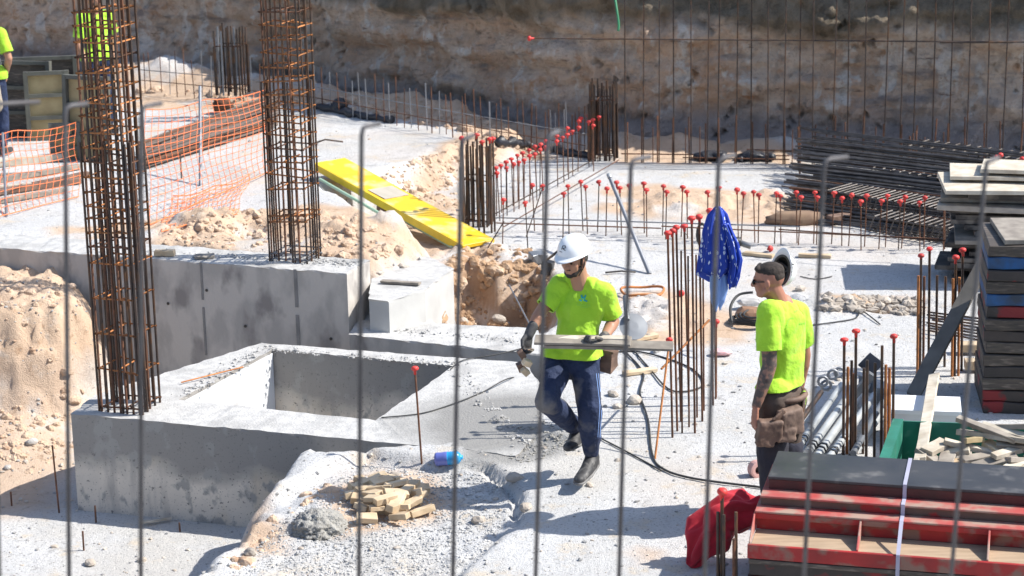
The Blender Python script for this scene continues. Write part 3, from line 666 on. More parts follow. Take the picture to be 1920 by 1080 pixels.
def clods(name, n, polys, sizes, seed, label, m=M_sandrock, sink=.5):
    rn = random.Random(seed); bm = bmesh.new(); bmesh.ops.create_icosphere(bm, subdivisions=2, radius=1)
    base = np.array([v.co for v in bm.verts]); fac = np.array([[v.index for v in f.verts] for f in bm.faces]); bm.free(); V = []; Fc = []; o = 0
    for i in range(n):
        poly, z0_ = polys[rn.randrange(len(polys))]; P2 = np.array(poly, float)
        for _ in range(20):
            px = rn.uniform(P2[:, 0].min(), P2[:, 0].max()); py = rn.uniform(P2[:, 1].min(), P2[:, 1].max())
            if sdpoly(np.array([px]), np.array([py]), poly)[0] > 0: break
        p = G(px, py, 0, z0_); sz = sizes[0]*(sizes[1]/sizes[0])**(rn.random()**1.8)
        q = np.sign(base)*np.abs(base)**.75; v = q*(1+.45*fbm(base+rn.uniform(0, 90), 1.1, 3, seed)+.25*fbm(base+rn.uniform(0, 90), 3, 2, seed+1))[:, None]*np.array([rn.uniform(.7, 1.3), rn.uniform(.7, 1.2), rn.uniform(.5, .9)])*sz
        rot = np.array(eul(rn.uniform(-25, 25), rn.uniform(-25, 25), rn.uniform(0, 360))); v = v @ rot.T+np.array([p.x, p.y, p.z-sz*sink+.2*sz]); V.append(v); Fc.append(fac+o); o += len(v)
    me = bpy.data.meshes.new(name); me.from_pydata(np.concatenate(V).tolist(), [], np.concatenate(Fc).tolist()); me.materials.append(m)
    return setp(link(name, me), label, 'clods', None, 'stuff')
clods('bank_clods', 200, [([(-40, 500), (120, 500), (170, 545), (172, 720), (120, 790), (-40, 830)], -.2)], (.012, .06), 31, 'rough sandy clods sticking out of the earth bank at the left')
clods('mound_clods', 260, [([(300, 460), (330, 425), (470, 395), (600, 395), (690, 412), (770, 465), (690, 488), (560, 470)], .5)], (.012, .075), 32, 'rough cream clods heaped behind the long concrete wall')
clods('slope_clods', 300, [([(700, 330), (860, 262), (930, 250), (925, 300), (860, 345), (865, 400), (780, 370)], .2)], (.01, .055), 33, 'sandy clods on the slope above the yellow plank')
clods('berm_clods', 260, [([(262, 165), (600, 180), (830, 195), (1000, 262), (1100, 285), (1000, 290), (860, 250), (740, 225), (590, 200), (262, 178)], .4)], (.02, .10), 34, 'sandy clods along the berm under the clay wall')
clods('hole_clods', 500, [([(835, 495), (1010, 485), (1040, 520), (1030, 605), (815, 610)], -.2)], (.012, .085), 35, 'brown clods lining the dug hole behind the low beam', mat('brown_clod', (.46, .31, .19), (.34, .21, .12), .97, 0, 7, 1., 40, .02, .03, c3=(.56, .44, .33), s3=5, con3=(.54, .64)))
clods('pit_edge_clods', 160, [([(500, 985), (640, 870), (700, 866), (560, 960), (440, 1090), (400, 1090)], -.4), ([(-20, 800), (120, 760), (125, 880), (-20, 900)], -.6)], (.012, .06), 36, 'small clods at the broken lip of the debris mound and pit slope')
# fresh mortar heap
def lump(name, c, r, m, parent=None, amp=.3, sub=4, nsc=4., seed=0, rot=None):
    bm = bmesh.new(); bmesh.ops.create_icosphere(bm, subdivisions=sub, radius=1)
    P = np.array([v.co for v in bm.verts]); n = fbm(P+seed*3.1, nsc*.4, 4, seed)+.6*fbm(P+seed, nsc*1.6, 3, seed+9)
    for v, q in zip(bm.verts, n): v.co = v.co*(1+amp*float(q)); v.co = Vector((v.co.x*r[0], v.co.y*r[1], v.co.z*r[2]))
    me = bpy.data.meshes.new(name); bm.to_mesh(me); bm.free(); me.materials.append(m)
    if sub > 2: me.shade_smooth()
    return link(name, me, parent, MX(c, rot or Matrix.Identity(3)))
setp(lump('mortar_heap', G(600, 985, -.02), (.175, .2, .11), M_fresh, None, .30, 5, 9, 5), 'rounded heap of fresh grey mortar on the debris mound', 'mortar heap')
rock_px = [(897, 978, .045, 'beige rock on the debris mound right of the wood blocks'), (265, 1052, .04, 'small brown rock near the bottom of the pit floor'), (170, 1058, .05, 'flat pinkish rock at the bottom left of the pit floor'),
    (740, 893, .04, 'beige rock just left of the blue bottle'), (1500, 545, .05, 'pale rock on the slab right of the hanging hard hat'), (1190, 755, .07, 'dark broken stone beside the walking worker knee'),
    (1150, 742, .05, 'smaller dark stone just left of the broken stone by the worker'), (1158, 765, .04, 'tan stone chip below the dark stones by the worker'), (905, 590, .11, 'cream boulder lying in the dug hole'), (870, 608, .07, 'round cream rock in the dug hole left of the boulder'),
    (935, 612, .08, 'flat cream rock in the dug hole right of the boulder'), (757, 500, .05, 'cream rock at the foot of the sand mound by the concrete pad'), (1232, 660, .05, 'white stone under the end of the carried boards'),
    (1150, 590, .05, 'cream rock beside the grey disc'), (1215, 635, .05, 'sandy rock beside the disc and the ring'), (60, 832, .05, 'white lump of torn plastic on the earth slope at left'), (15, 878, .035, 'thin white scrap at the far left edge of the slope'),
    (1590, 566, .07, 'rounded rock in the rubble strip nearest the tattooed worker'), (1660, 568, .06, 'pale rock in the middle of the rubble strip'), (1700, 573, .06, 'brown rock at the right end of the rubble strip'), (470, 1040, .05, 'brown stone at the foot of the debris mound'),
    (1105, 912, .03, 'orange stone chip under the walking worker shoe'), (965, 900, .06, 'dark brown stone wedged in the crack of the slab'), (985, 955, .05, 'pale lump on the lip of the cracked slab')]
for i, (px, py, r, lb) in enumerate(rock_px):
    m = M_rock if 'white' not in lb else M_rockw
    g = G(px, py, r*.3) if 'boulder' in lb or 'hole' in lb or 'mound' in lb or 'slab' in lb else G(px, py, r*.25)
    setp(lump('rock', g, (r, r*.8, r*.65), m, None, .35, 2, 3, 20+i, eul(0, 0, i*50)), lb, 'rock')
setp(lump('marked_stone', G(1352, 667, .03), (.09, .06, .03), M_pink, None, .3, 2, 3, 70), 'pink sprayed stone flat on the slab right of the upright bars', 'stone')

# ------------------------------------------------------------------ rebar columns
ORD = lambda i: {1: 'first', 2: 'second', 3: 'third', 4: 'fourth', 5: 'fifth', 6: 'sixth', 7: 'seventh', 8: 'eighth', 9: 'ninth', 10: 'tenth', 11: 'eleventh', 12: 'twelfth'}.get(i, '%d%s' % (i, 'st' if i % 10 == 1 and i != 11 else 'nd' if i % 10 == 2 and i != 12 else 'rd' if i % 10 == 3 and i != 13 else 'th'))
def cage(label, base, ang, hw, hd, height, ties, nx, ny, r, cat='rebar cage', name='column_cage', tie_r=.0072, seed=0, vm=None, tm=None, lean=(0, 0), hjit=0, base_tie=None):
    rnd = random.Random(seed); t = thing(name, label, cat, base); Rz = Matrix.Rotation(math.radians(ang), 3, 'Z'); B = Vector(base)
    pos = []
    for i in range(nx):
        u = -1+2*i/(nx-1); pos += [(u*hw, -hd), (u*hw, hd)]
    for j in range(1, ny-1):
        v = -1+2*j/(ny-1); pos += [(-hw, v*hd), (hw, v*hd)]
    L = Vector((*lean, 0))
    for k, (x, y) in enumerate(pos):
        a = B+Rz @ Vector((x*.94, y*.94, 0)); b = B+Rz @ Vector((x*.94, y*.94, 0))+Vector((rnd.gauss(0, .008), rnd.gauss(0, .008), height-rnd.random()*hjit))+L
        bar('vertical_bar', a, b, r, (vm or [M_steel, M_rust])[1 if rnd.random() < .28 else 0], t)
        if k % 3 == 0:   # lapped starter beside it
            o = Rz @ Vector((-.022*(1 if x < 0 else -1), .0, 0)); bar('starter_bar', a+o, a+o+Vector((0, 0, height*.55 if height > 2 else height*.7)), r, M_steel, t)
    for z in ties:
        sk = rnd.uniform(-.012, .012); pts = []
        for (x, y) in ((-1, -1), (1, -1), (1, 1), (-1, 1)):
            for (dx, dy) in ((.06, 0), (0, .06)) if (x*y > 0) else ((0, .06), (.06, 0)):
                q = Vector((x*(hw+.006)-x*dx*hw*2, y*(hd+.006)-y*dy*hd*2, z+sk*x+rnd.uniform(-.004, .004))); pts.append(B+Rz @ q+L*(z/height))
        V, Fc = tube_geo(pts, tie_r, 6, True)
        e = B+Rz @ Vector((hw+.02, -hd*.2, z+sk))+L*(z/height); e0 = B+Rz @ Vector((hw*.55, -hd+.01, z+sk))+L*(z/height)
        V2, F2 = tube_geo([e0, e0+Vector((.01, .03, .0)), e0+Vector((-.02, .07, -.01))], tie_r, 5)
        V3, F3 = merge([(V, Fc), (V2, F2)])
        mm = (tm or [M_orust, M_orust, M_rust])[rnd.randrange(3)] if not (base_tie and z < base_tie) else M_pole
        link('tie', mesh_from(V3, F3, mm, True), t)
        if hw > .12 and rnd.random() < .8:   # inner cross tie
            u = rnd.choice((-.34, 0, .34))*hw; a = B+Rz @ Vector((u, -hd-.012, z+.012)); b = B+Rz @ Vector((u, hd+.012, z+.012)); bar('cross_tie', a+L*(z/height), b+L*(z/height), tie_r*.9, mm, t)
    return t
T1 = [.04, .33, .62, .9, 1.17, 1.3, 1.41, 1.52]; z = 1.6
while z < 3.75: T1.append(z); z += .112
cage('tall rusty rebar column cage on the corner of the pit box', tuple(W(246, 763, .01)), -20, .175, .165, 3.8, T1, 7, 5, .0095, seed=1)
T2 = [.03, .08, .37, .42]; z = .66
while z < 2.85: T2.append(z); z += .118
cage('tall rusty rebar column cage on the long concrete wall', (*W(556, 484, .5)[:2], .49), -20, .18, .15, 2.9, T2, 6, 4, .0085, seed=2, base_tie=.1)
cage('short cluster of dark bars with five red caps near the yellow plank', tuple(G(897, 420, -.01)), -12, .13, .14, .9, (.08, .5), 6, 5, .0115, 'bar cluster', 'bar_cluster', seed=3, vm=[M_steel, M_steel], tm=[M_pole, M_steel, M_orust], hjit=.08)
cage('bundle of dark starter bars standing before the clay wall at centre', tuple(G(1132, 296, -.01)), -10, .15, .15, .95, (.07, .72), 6, 5, .012, 'bar cluster', 'bar_cluster', seed=4, vm=[M_steel, M_steel], tm=[M_steel, M_rust, M_pole], hjit=.1)
cage('far grey bar cluster left of the second column by the clay wall', tuple(A(437, 176, 26.6)), -15, .16, .14, .88, (.62, .1), 5, 4, .012, 'bar cluster', 'bar_cluster', seed=5, vm=[M_steel, M_pole], tm=[M_orust, M_orust, M_rust], hjit=.08)

capV, capF = lathe_geo([(.0, -.034), (.011, -.034), (.013, -.004), (.026, .0), (.0315, .009), (.031, .018), (.024, .027), (.012, .031), (.0, .032)], 12)
CAPME = mesh_from(capV, capF, M_cap, True)
RC = random.Random(99)
def cap(parent, p, d=(0, 0, 1), s=1.): return link('safety_cap', CAPME, parent, MX(Vector(p), frame(Vector(d)+Vector((RC.gauss(0, .12), RC.gauss(0, .12), 0))*Vector(d).length), (s*RC.uniform(.8, .97),)*2+(s*RC.uniform(.85, 1.1),)))
def capped(label, base, top, r=.006, m=M_rust, group=None, s=1.):
    t = thing('capped_rebar', label, 'rebar', tuple(base), group); bar('rod', base, top, r, m, t); cap(t, top, Vector(top)-Vector(base), s); return t
rnd = random.Random(5)
def cap_row(pts, h, where, group, r=.006, order='from the left', lean=.02, s=1.):
    for i, (px, py) in enumerate(pts):
        q = W(px, py, h); z = samp(q.x, q.y); b = Vector((q.x+rnd.uniform(-1, 1)*lean, q.y+rnd.uniform(-1, 1)*lean, z-.03))
        capped('red-capped rod in %s, %s %s' % (where, ORD(i+1), order), b, q, r, M_rust if rnd.random() < .75 else M_steel, group, s)
rowA = [(1065, 351), (1089, 343), (1123, 343), (1156, 344), (1180, 350), (1207, 346), (1244, 351), (1280, 353), (1327, 363), (1348, 354), (1382, 358), (1413, 362), (1456, 364), (1493, 363), (1528, 363), (1564, 364), (1597, 368), (1625, 369), (1664, 369), (1697, 372), (1734, 373), (1772, 373)]
rowB = [(944, 377), (985, 382), (998, 349), (1018, 351), (1057, 365), (1098, 352), (1138, 356), (1162, 355), (1212, 358), (1250, 362), (1288, 362), (1394, 365), (1423, 368), (1463, 370), (1502, 372), (1533, 372), (1579, 374), (1614, 380), (1653, 379), (1688, 380), (1724, 382), (1770, 384)]
diag = [(930, 317), (932, 327), (939, 312), (949, 306), (950, 317), (959, 300), (963, 310), (970, 293), (973, 306), (980, 289), (983, 302), (992, 283), (993, 294), (1003, 277), (1003, 291), (1014, 273), (1013, 283), (1024, 266), (1023, 278), (1044, 257), (1044, 267), (1055, 260), (1064, 242), (1064, 254), (1073, 248), (1085, 241), (1085, 229), (1089, 224)]
diag2 = [(1103, 219), (1104, 230), (1112, 226), (1123, 221), (1112, 237)]
cap_row(rowA, .5, 'the farther long row across the slab', 'rods of the farther capped row')
cap_row(rowB, .47, 'the nearer long row across the slab', 'rods of the nearer capped row')
cap_row(diag, .5, 'the double row beside the bar cluster', 'rods of the slanting capped rows', order='from its near end')
cap_row(diag2, .52, 'the knot of rods before the central bar bundle', 'rods before the central bundle')
t_ = [(866, 261, 0), (894, 255, 0), (904, 268, 0), (918, 263, 0), (924, 262, 0)]
for i, (px, py, _) in enumerate(t_):
    q = A(px, py, 20.9+.05*i); capped('dark red-capped bar in the bar cluster near the yellow plank, %s from the left' % ORD(i+1), (q.x, q.y, -.03), q, .011, M_steel, 'capped bars of the cluster by the plank', 1.05)
# horizontal bars tying the rows
for i, (a, b, lb) in enumerate((((930, 418), (1240, 428), 'long thin rusty bar tied low along the capped rows'), ((930, 408), (1500, 425), 'grey tie bar running behind the nearer capped row'), ((1240, 424), (1760, 448), 'rusty horizontal bar tied across the right half of the capped rows'), ((1460, 430), (1780, 452), 'dark horizontal bar low among the right capped rods'))):
    h = .14+.05*i; bar_o = bar('tie_bar', W(a[0], a[1], h), W(b[0], b[1], h), .007, M_rust if i != 1 else M_pole); setp(bar_o, lb, 'rebar')
for i, (a, b) in enumerate((((930, 400), (1130, 290)), ((945, 425), (1160, 300)))):
    setp(bar('tie_bar', W(*a, .12), W(*b, .12), .006, M_rust if i else M_steel), 'thin bar tied low along the %s side of the slanting capped rows' % ('left', 'right')[i], 'rebar')
for i, (a, b, z1) in enumerate((((985, 445), (1018, 350), .5), ((903, 480), (945, 415), .35), ((1245, 375), (1290, 445), .0))):
    p = W(*a); q = W(*b, z1); setp(bar('bent_rod', p+Vector((0, 0, -.02)), q, .006, M_steel), 'thin leaning rod %s' % ('left of the walking worker in the capped rows', 'at the foot of the yellow plank', 'crossing the row above the grey pole')[i], 'rebar')

# uncapped starters below the clay wall (left) with two running bars
px0 = [(262, 172, .3), (430, 188, .3), (590, 206, .25), (740, 235, .2), (880, 262, .1), (1020, 285, 0), (1098, 298, 0)]
def along(path, t):
    n = len(path)-1; k = min(int(t*n), n-1); u = t*n-k; return tuple(path[k][i]+(path[k+1][i]-path[k][i])*u for i in range(3))
NS = 64
for i in range(NS):
    q = along(px0, (i+.5)/NS); p = G(q[0]+rnd.uniform(-2.5, 2.5), q[1]+rnd.uniform(-3, 3), -.05, q[2]); hh = rnd.uniform(.52, .68)
    setp(bar('starter_rod', p, p+Vector((rnd.uniform(-.02, .02), rnd.uniform(-.02, .02), hh)), rnd.choice((.006, .006, .008)), M_rust if rnd.random() < .7 else M_pole), 'uncapped starter rod below the clay wall, %s from the left in its row' % ORD(i+1), 'rebar', 'uncapped starters below the clay wall')
for k, hh in enumerate((.16, .3)):
    pts = [G(q[0], q[1], hh, q[2]) for q in px0]; setp(tube('running_bar', pts, .006, M_pole if k else M_rust), 'long thin bar tied %s along the uncapped starters' % ('lower', 'higher')[k], 'rebar')
# tall wall bars at right, each with its starter
tx = [1170, 1205, 1235, 1263, 1293, 1323, 1345, 1378, 1405, 1437, 1466, 1498, 1524, 1558, 1588, 1619, 1655, 1683, 1711, 1745, 1775, 1813, 1848, 1880, 1912]
for i, x in enumerate(tx):
    b = G(x+rnd.uniform(-2, 3), 304+(x-1170)*.012, -.04); t = thing('tall_wall_bar', 'tall dark vertical bar before the clay wall, %s from the left' % ORD(i+1), 'rebar', tuple(b), 'tall bars before the clay wall')
    bar('main_bar', b, b+Vector((rnd.uniform(-.03, .03), rnd.uniform(0, .05), 2.9)), .0075, M_steel, t)
    o = Vector((rnd.choice((-.02, .02)), -.01, 0)); bar('starter_bar', b+o, b+o+Vector((rnd.uniform(-.02, .02), 0, rnd.uniform(.5, .62))), .0085, M_rust, t)
    if rnd.random() < .4: o = Vector((rnd.uniform(-.1, -.05), .02, 0)); bar('starter_bar', b+o, b+o+Vector((0, 0, rnd.uniform(.35, .5))), .006, M_rust, t)
Yb = 24.15
t = thing('horizontal_bar', 'long horizontal bar high before the clay wall with one red cap', 'rebar', tuple(A(995, 72, Yb)))
bar('rod', A(995, 72, Yb), A(2050, 80, Yb-.35), .008, M_steel, t); cap(t, A(995, 72, Yb), (-1, 0, 0), 1.1)
bar('lap_rod', A(1762, 79, Yb-.3), A(1900, 79, Yb-.33), .012, M_steel, t)
for i, (y, x0, x1) in enumerate(((296, 1165, 1480), (303, 1280, 1480), (288, 1400, 1520))):
    setp(bar('running_bar', G(x0, y, .05), G(x1, y+4, .05), .008, M_rust), 'rusty bar lying along the foot of the clay wall, %s' % ('the longest', 'the nearer one', 'the farthest right one')[i], 'rebar')
# green sprayed mark on the clay
setp(tube('marker_ribbon', smoothpath([A(1153, -4, 25.0), A(1157, 22, 24.9), A(1160, 45, 24.86), A(1159, 58, 24.84)], 4), .014, mat('green_tape', (.04, .26, .12), None, .6, 0, 5, 0)), 'green marker ribbon hanging down the clay wall', 'ribbon')

# upright bars by the blue jacket
up = [(1252, 440, 820), (1261, 436, 808), (1268, 430, 790), (1283, 427, 762), (1297, 412, 812), (1311, 410, 790), (1331, 398, 760), (1277, 470, 812), (1290, 480, 800), (1305, 478, 783), (1318, 470, 770), (1340, 560, 748)]
for i, (x, y0, y1) in enumerate(up):
    bx_ = x+(6 if i < 7 else 2); b = W(bx_+(3 if i < 4 else 0), y1, 0); q = A(x, y0, b.y+.03)
    if i < 7: capped('upright red-capped bar beside the blue jacket, %s from the left' % ORD(i+1), b-Vector((0, 0, .03)), q, .0085, M_rust, 'upright bars beside the blue jacket', 1.)
    else: setp(bar('upright_rod', b-Vector((0, 0, .03)), q, .007, M_rust), 'uncapped upright rod behind the capped bars by the jacket, %s from the left' % ORD(i-6), 'rebar', 'uncapped rods by the jacket')
setp(bar('tie_bar', A(1240, 692, 14.85), A(1330, 600, 15.3), .009, M_orust), 'orange rusty bar tied slanting across the upright bars', 'rebar')
capped('leaning bar with a red cap at the end of the carried boards', W(1228, 860, 0), A(1255, 640, 14.6), .008, M_orust)
t = capped('low red-capped bar right of the blue jacket', W(1343, 745, 0), A(1343, 606, 15.6), .007, M_rust)
capped('single thin red-capped rod standing in the mound before the pit box', G(792, 872, -.1), A(778, 694, 14.35), .0075, M_rust, None, 1.05)
for i, (a, b) in enumerate((((1277, 556), (1277, 552)), ((1443, 472), (1443, 468)))):
    q = G(*a, .03); setp(link('fallen_guard', CAPME, None, MX(q, eul(70, 0, 30*i))), 'loose red cap on the slab %s' % ('behind the upright bars', 'above the tattooed worker head')[i], 'rebar guard')
# small stubs in the pit
for i, (x, y0, y1, zz) in enumerate(((98, 835, 950, -.72), (20, 922, 948, -.77), (178, 948, 980, -.77), (155, 996, 1032, -.77), (336, 980, 998, -.77))):
    b = W(x+(12 if i == 0 else 2), y1, zz); setp(bar('rod_stub', b-Vector((0, 0, .06)), A(x, y0, b.y), .007, M_rust), ('thin dark rod leaning before the left end of the pit box', 'short rusty stub at the far left of the pit floor', 'rusty stub at the foot of the box face', 'reddish stub on the pit floor below the box corner', 'small stub at the box foot further right')[i], 'rebar')
setp(plank('batten', W(262, 980, -.74), W(322, 972, -.74), .03, .015, M_wpale), 'thin pale batten lying at the foot of the pit box', 'batten')
setp(bar('loose_rod', W(340, 717, .03), W(456, 688, .03), .006, M_orust), 'thin orange rusty rod lying on the rim of the pit box', 'rebar')
setp(bar('loose_rod', W(955, 535, .0), A(1022, 664, 17.0), .007, M_pole), 'thin grey rod leaning into the dug hole behind the worker', 'rebar')

# near row of hooked bars
def hooked(x, ytop, xb, lab, hook=38, r=.0060, Y=5.3, hy=.0):
    b = A(xb, 1240, Y); tp = A(x, ytop+18, Y); d = (tp-b)
    base = b+(b-tp).normalized()*((b.z-2.25)/abs(d.normalized().z)); e = A(x+hook, ytop-4, Y+.05)
    c1 = A(x+3, ytop+4, Y); pts = [base, tp]+[c1, A(x+12, ytop, Y+.01), e]
    setp(tube('hooked_bar', pts, r, M_fg, None, 8), lab, 'rebar', 'near row of hooked bars')
for a in ((-20, 195, 2, 'blurred near hooked bar at the far left edge of the view', 95), (122, 198, 131, 'blurred near hooked bar left of the tall column cage', 42), (265, 198, 264, 'blurred near hooked bar before the tall column cage', 38),
          (678, 236, 672, 'blurred near hooked bar crossing the end of the concrete wall', 34), (865, 258, 846, 'blurred near bar left of the walking worker', 22), (1027, 250, 1000, 'blurred near bar before the walking worker arm', 20),
          (1183, 298, 1156, 'blurred near bar right of the walking worker', 36), (1347, 295, 1316, 'blurred near bar before the blue jacket', 30), (1545, 298, 1500, 'blurred near hooked bar before the tattooed worker back', 44), (1848, 300, 1770, 'blurred near hooked bar before the timber stack at right', 24)):
    hooked(a[0], a[1], a[2], a[3], a[4])

# ------------------------------------------------------------------ yellow plank ramp, poles
t = thing('yellow_ramp', 'long bright yellow scaffold plank sloping off the sand bank', 'plank', tuple(W(890, 462, .05)))
a = G(618, 331, .16, .42); b = W(897, 458, .08); d = (b-a).normalized(); sd_ = Vector((0, 0, 1)).cross(d).normalized(); upv = d.cross(sd_)
if upv.z < 0: upv = -upv
sd_ = upv.cross(d)
plank('deck', a, b, .38, .035, M_yel, t, upv)
for s in (-1, 1): plank('side_rail', a+sd_*s*.19-upv*.02, b+sd_*s*.19-upv*.02, .014, .075, mat('yellow_rail_edge', (.75, .55, .015), None, .45, 0, 3, .15, 40, .002, .03), t, upv)
c = a.lerp(b, .36); plank('worn_patch', c+upv*.0225, c+d*.3+upv*.0225, .3, .006, mat('worn_grey_patch', (.48, .43, .36), (.4, .37, .3), .8, 0, 5, .3), t, upv)
plank('support_block', a.lerp(b, .42)-upv*.09, a.lerp(b, .47)-upv*.09, .3, .12, M_leather, t, upv)
for i, (pa, pb) in enumerate((((600, 345), (720, 405)), ((735, 410), (850, 465)))):
    setp(bar('green_pole', G(pa[0], pa[1], .05, .35-.2*i), W(pb[0], pb[1], .22-.17*i), .017, M_greenpipe), 'pale green pole under the yellow plank, %s end' % ('upper', 'lower')[i], 'pole')
g = thing('steel_prop', 'grey steel pole leaning beyond the walking worker', 'pole', tuple(W(1218, 514)))
bar('tube', W(1218, 514, .0), A(1143, 332, 20.3), .020, M_pole, g); bar('end_cap', A(1144, 334, 20.28), A(1141, 327, 20.32), .024, M_prop, g)
setp(tube('bent_rod', [G(590, 275, .04, .3), G(610, 271, .06, .3), G(643, 272, .04, .3)], .01, M_steel), 'short bent dark rod on the white slab right of the second column', 'rebar')

# ------------------------------------------------------------------ orange net fences
def net(label, c00, c10, c01, c11, nu, nv, posts, seed, sag=.05):
    # c00 bottom-left, c10 bottom-right, c01 top-left, c11 top-right
    rn = random.Random(seed); t = thing('barrier_net', label, 'barrier netting', tuple(c00)); geos = []
    P = {}
    ph = [rn.uniform(0, 6) for _ in range(4)]
    def pt(u, v):
        p = c00.lerp(c10, u).lerp(c01.lerp(c11, u), v); w = math.sin(u*7+ph[0])*.5+math.sin(u*17+ph[1]+2*v)*.3
        n_ = Vector((.3, -1, .2)); return p+n_*(w*sag*(1-.5*v))+Vector((math.sin(v*9+u*5+ph[2])*.02, 0, -.04*math.sin(math.pi*((u*2) % 1))*v))
    for i in range(nu+1): geos.append(tube_geo([pt(i/nu, j/(nv*1.)) for j in range(nv+1)], .0030, 4))
    for j in range(nv+1): geos.append(tube_geo([pt(i/nu, j/nv) for i in range(nu+1)], .0034 if j not in (0, nv) else .006, 4))
    bm = None
    V, Fc = merge(geos)
    # fat nodes at the crossings
    for i in range(nu+1):
        for j in range(nv+1):
            p = pt(i/nu, j/nv); o = len(V); r = .0085
            V += [p+Vector(q)*r for q in ((1, 0, 0), (0, 0, 1), (-1, 0, 0), (0, 0, -1), (0, 1, 0), (0, -1, 0))]
            Fc += [(o+a_, o+(a_+1) % 4, o+4) for a_ in range(4)]+[(o+(a_+1) % 4, o+a_, o+5) for a_ in range(4)]
    o = link('net', mesh_from(V, Fc, M_orange), t); o['kind'] = 'stuff'
    for (p, q, r_) in posts: bar('post', p, q, r_, M_pole, t)
    return t
net('orange barrier net sagging past the pile of long bars between the columns', G(285, 425, .02, .4), G(505, 325, .03, .4), A(270, 205, 22.8), A(500, 168, 23.6), 20, 14, [(G(375, 352, -.1, .4), A(375, 163, 23.1), .018)], 1, .09)
net('orange barrier net at the far left before the formwork panels', G(-90, 430, .02, .4), G(150, 372, .02, .4), A(-80, 258, 22.4), A(138, 230, 23.0), 19, 11, [(G(12, 420, -.1, .4), A(5, 250, 22.5), .014)], 2, .05)
net('crumpled orange netting lying on the ground left of the second column', G(300, 440, .03, .4), G(440, 405, .03, .4), G(330, 385, .10, .4), G(470, 345, .10, .4), 15, 8, [], 3, .05)
# long steel bars bundle behind the net
for i in range(42):
    u = i/42; lay = i % 3; a = G(262, 325-u*34+rnd.uniform(-3, 3), .04+.05*lay, .4); b = G(520, 240-u*42+rnd.uniform(-3, 3), .04+.06*lay, .35)
    setp(bar('long_bar', a, b, .014, M_rust if rnd.random() < .35 else mat('grey_brown_bar', (.17, .13, .11), (.11, .09, .08), .8, .2, 10, .3)), 'grey brown bar in the long pile behind the orange net, %s from the front' % ORD(i+1), 'rebar', 'long bars piled behind the orange net')
setp(lump('wire_tangle', G(420, 213, .1, .3), (.13, .1, .09), M_rust, None, .5, 3, 5, 81), 'rusty tangle of tie wire on top of the long bar pile', 'wire tangle')
setp(tube('wire_loop', smoothpath([G(310, 275, .0, .4), A(308, 250, 23.2), A(318, 244, 23.2), A(330, 262, 23.2)], 5), .006, M_steel), 'thin wire loop standing before the bar pile', 'wire')
setp(bar('stub_rod', G(340, 333, -.05, .4), A(338, 288, 21.7), .008, M_steel), 'short thin rod upright below the bar pile', 'rebar')
# far-left formwork panels and logs
def form_panel(label, c, w, h, ang, lean, m=M_cream, dp=.08):
    t = thing('formwork', label, 'formwork panel', tuple(c)); R_ = eul(lean, 0, ang)
    c = Vector(c)
    box('board', c+R_ @ Vector((0, 0, h/2)), R_, (w-.04, .02, h-.04), m, t)
    for s in (-1, 1): box('frame_post', c+R_ @ Vector((s*w/2, -.03, h/2)), R_, (.05, dp, h), M_grf, t)
    for k in range(4):
        box('frame_rail', c+R_ @ Vector((0, -.03, .025+(h-.05)*k/3)), R_, (w-.052, dp*.9, .045), M_grf if k in (0, 3) else M_grf, t)
    return t
form_panel('olive framed formwork panel with beige board in front of the far left group', G(95, 262, -.02, .25), .48, .85, 8, -4)
form_panel('beige formwork panel standing behind the tall column at left', G(168, 300, -.02, .25), .55, .98, -25, -4)
form_panel('dark formwork panel behind the worker at the far left', G(52, 258, -.02, .25), .62, .95, -12, -6, M_blk)
form_panel('dark rear formwork panel with grey top edge at the far left', G(92, 228, -.02, .25), .75, .85, 6, -3, M_blk)
form_panel('beige panel lying edge up left of the tall column', G(125, 300, -.02, .25), .3, .45, 12, -2)
for i, (a, b, r, m) in enumerate((((-40, 318, .3), (118, 302, .3), .05, M_wpale), ((-40, 338, .3), (82, 330, .3), .03, M_wgrey), ((-40, 350, .35), (150, 318, .35), .035, M_wgrey), ((-40, 372, .4), (150, 345, .4), .04, M_leather), ((-40, 388, .4), (120, 362, .4), .028, M_wgrey), ((60, 352, .35), (165, 330, .35), .03, M_leather), ((-40, 362, .35), (60, 352, .35), .03, M_wpale))):
    p = G(a[0], a[1], r, a[2]); q = G(b[0], b[1], r, b[2]); setp(plank('timber_beam', p, q, r*2, r*1.6, m, None, (0, 0, 1), i), 'dusty timber lying behind the left orange net, %s from the back' % ORD(i+1), 'timber', 'timbers behind the left net')
setp(chipped_box('brown_crate', G(8, 488, .06, .4), eul(0, 0, 20), (.2, .2, .12), mat('maroon_box', (.2, .07, .05), None, .7)), 'small maroon box on the ground at the far left edge', 'box')
setp(plank('timber_offcut', W(290, 474, .53), W(328, 474, .53), .07, .05, M_wood, None, (0, 0, 1), 3), 'small yellow wood offcut on the long concrete wall', 'wood block')
setp(plank('timber_offcut', W(365, 481, .515), W(402, 479, .515), .1, .02, M_wgrey, None, (.3, 0, 1), 4), 'flat grey offcut on the wall right of the yellow one', 'wood block')
setp(plank('grey_batten', G(35, 492, .05, .3), G(95, 495, .05, .3), .07, .05, M_rockw, None, (0, 0, 1), 5), 'grey concrete strip lying on the earth bank top', 'concrete strip')
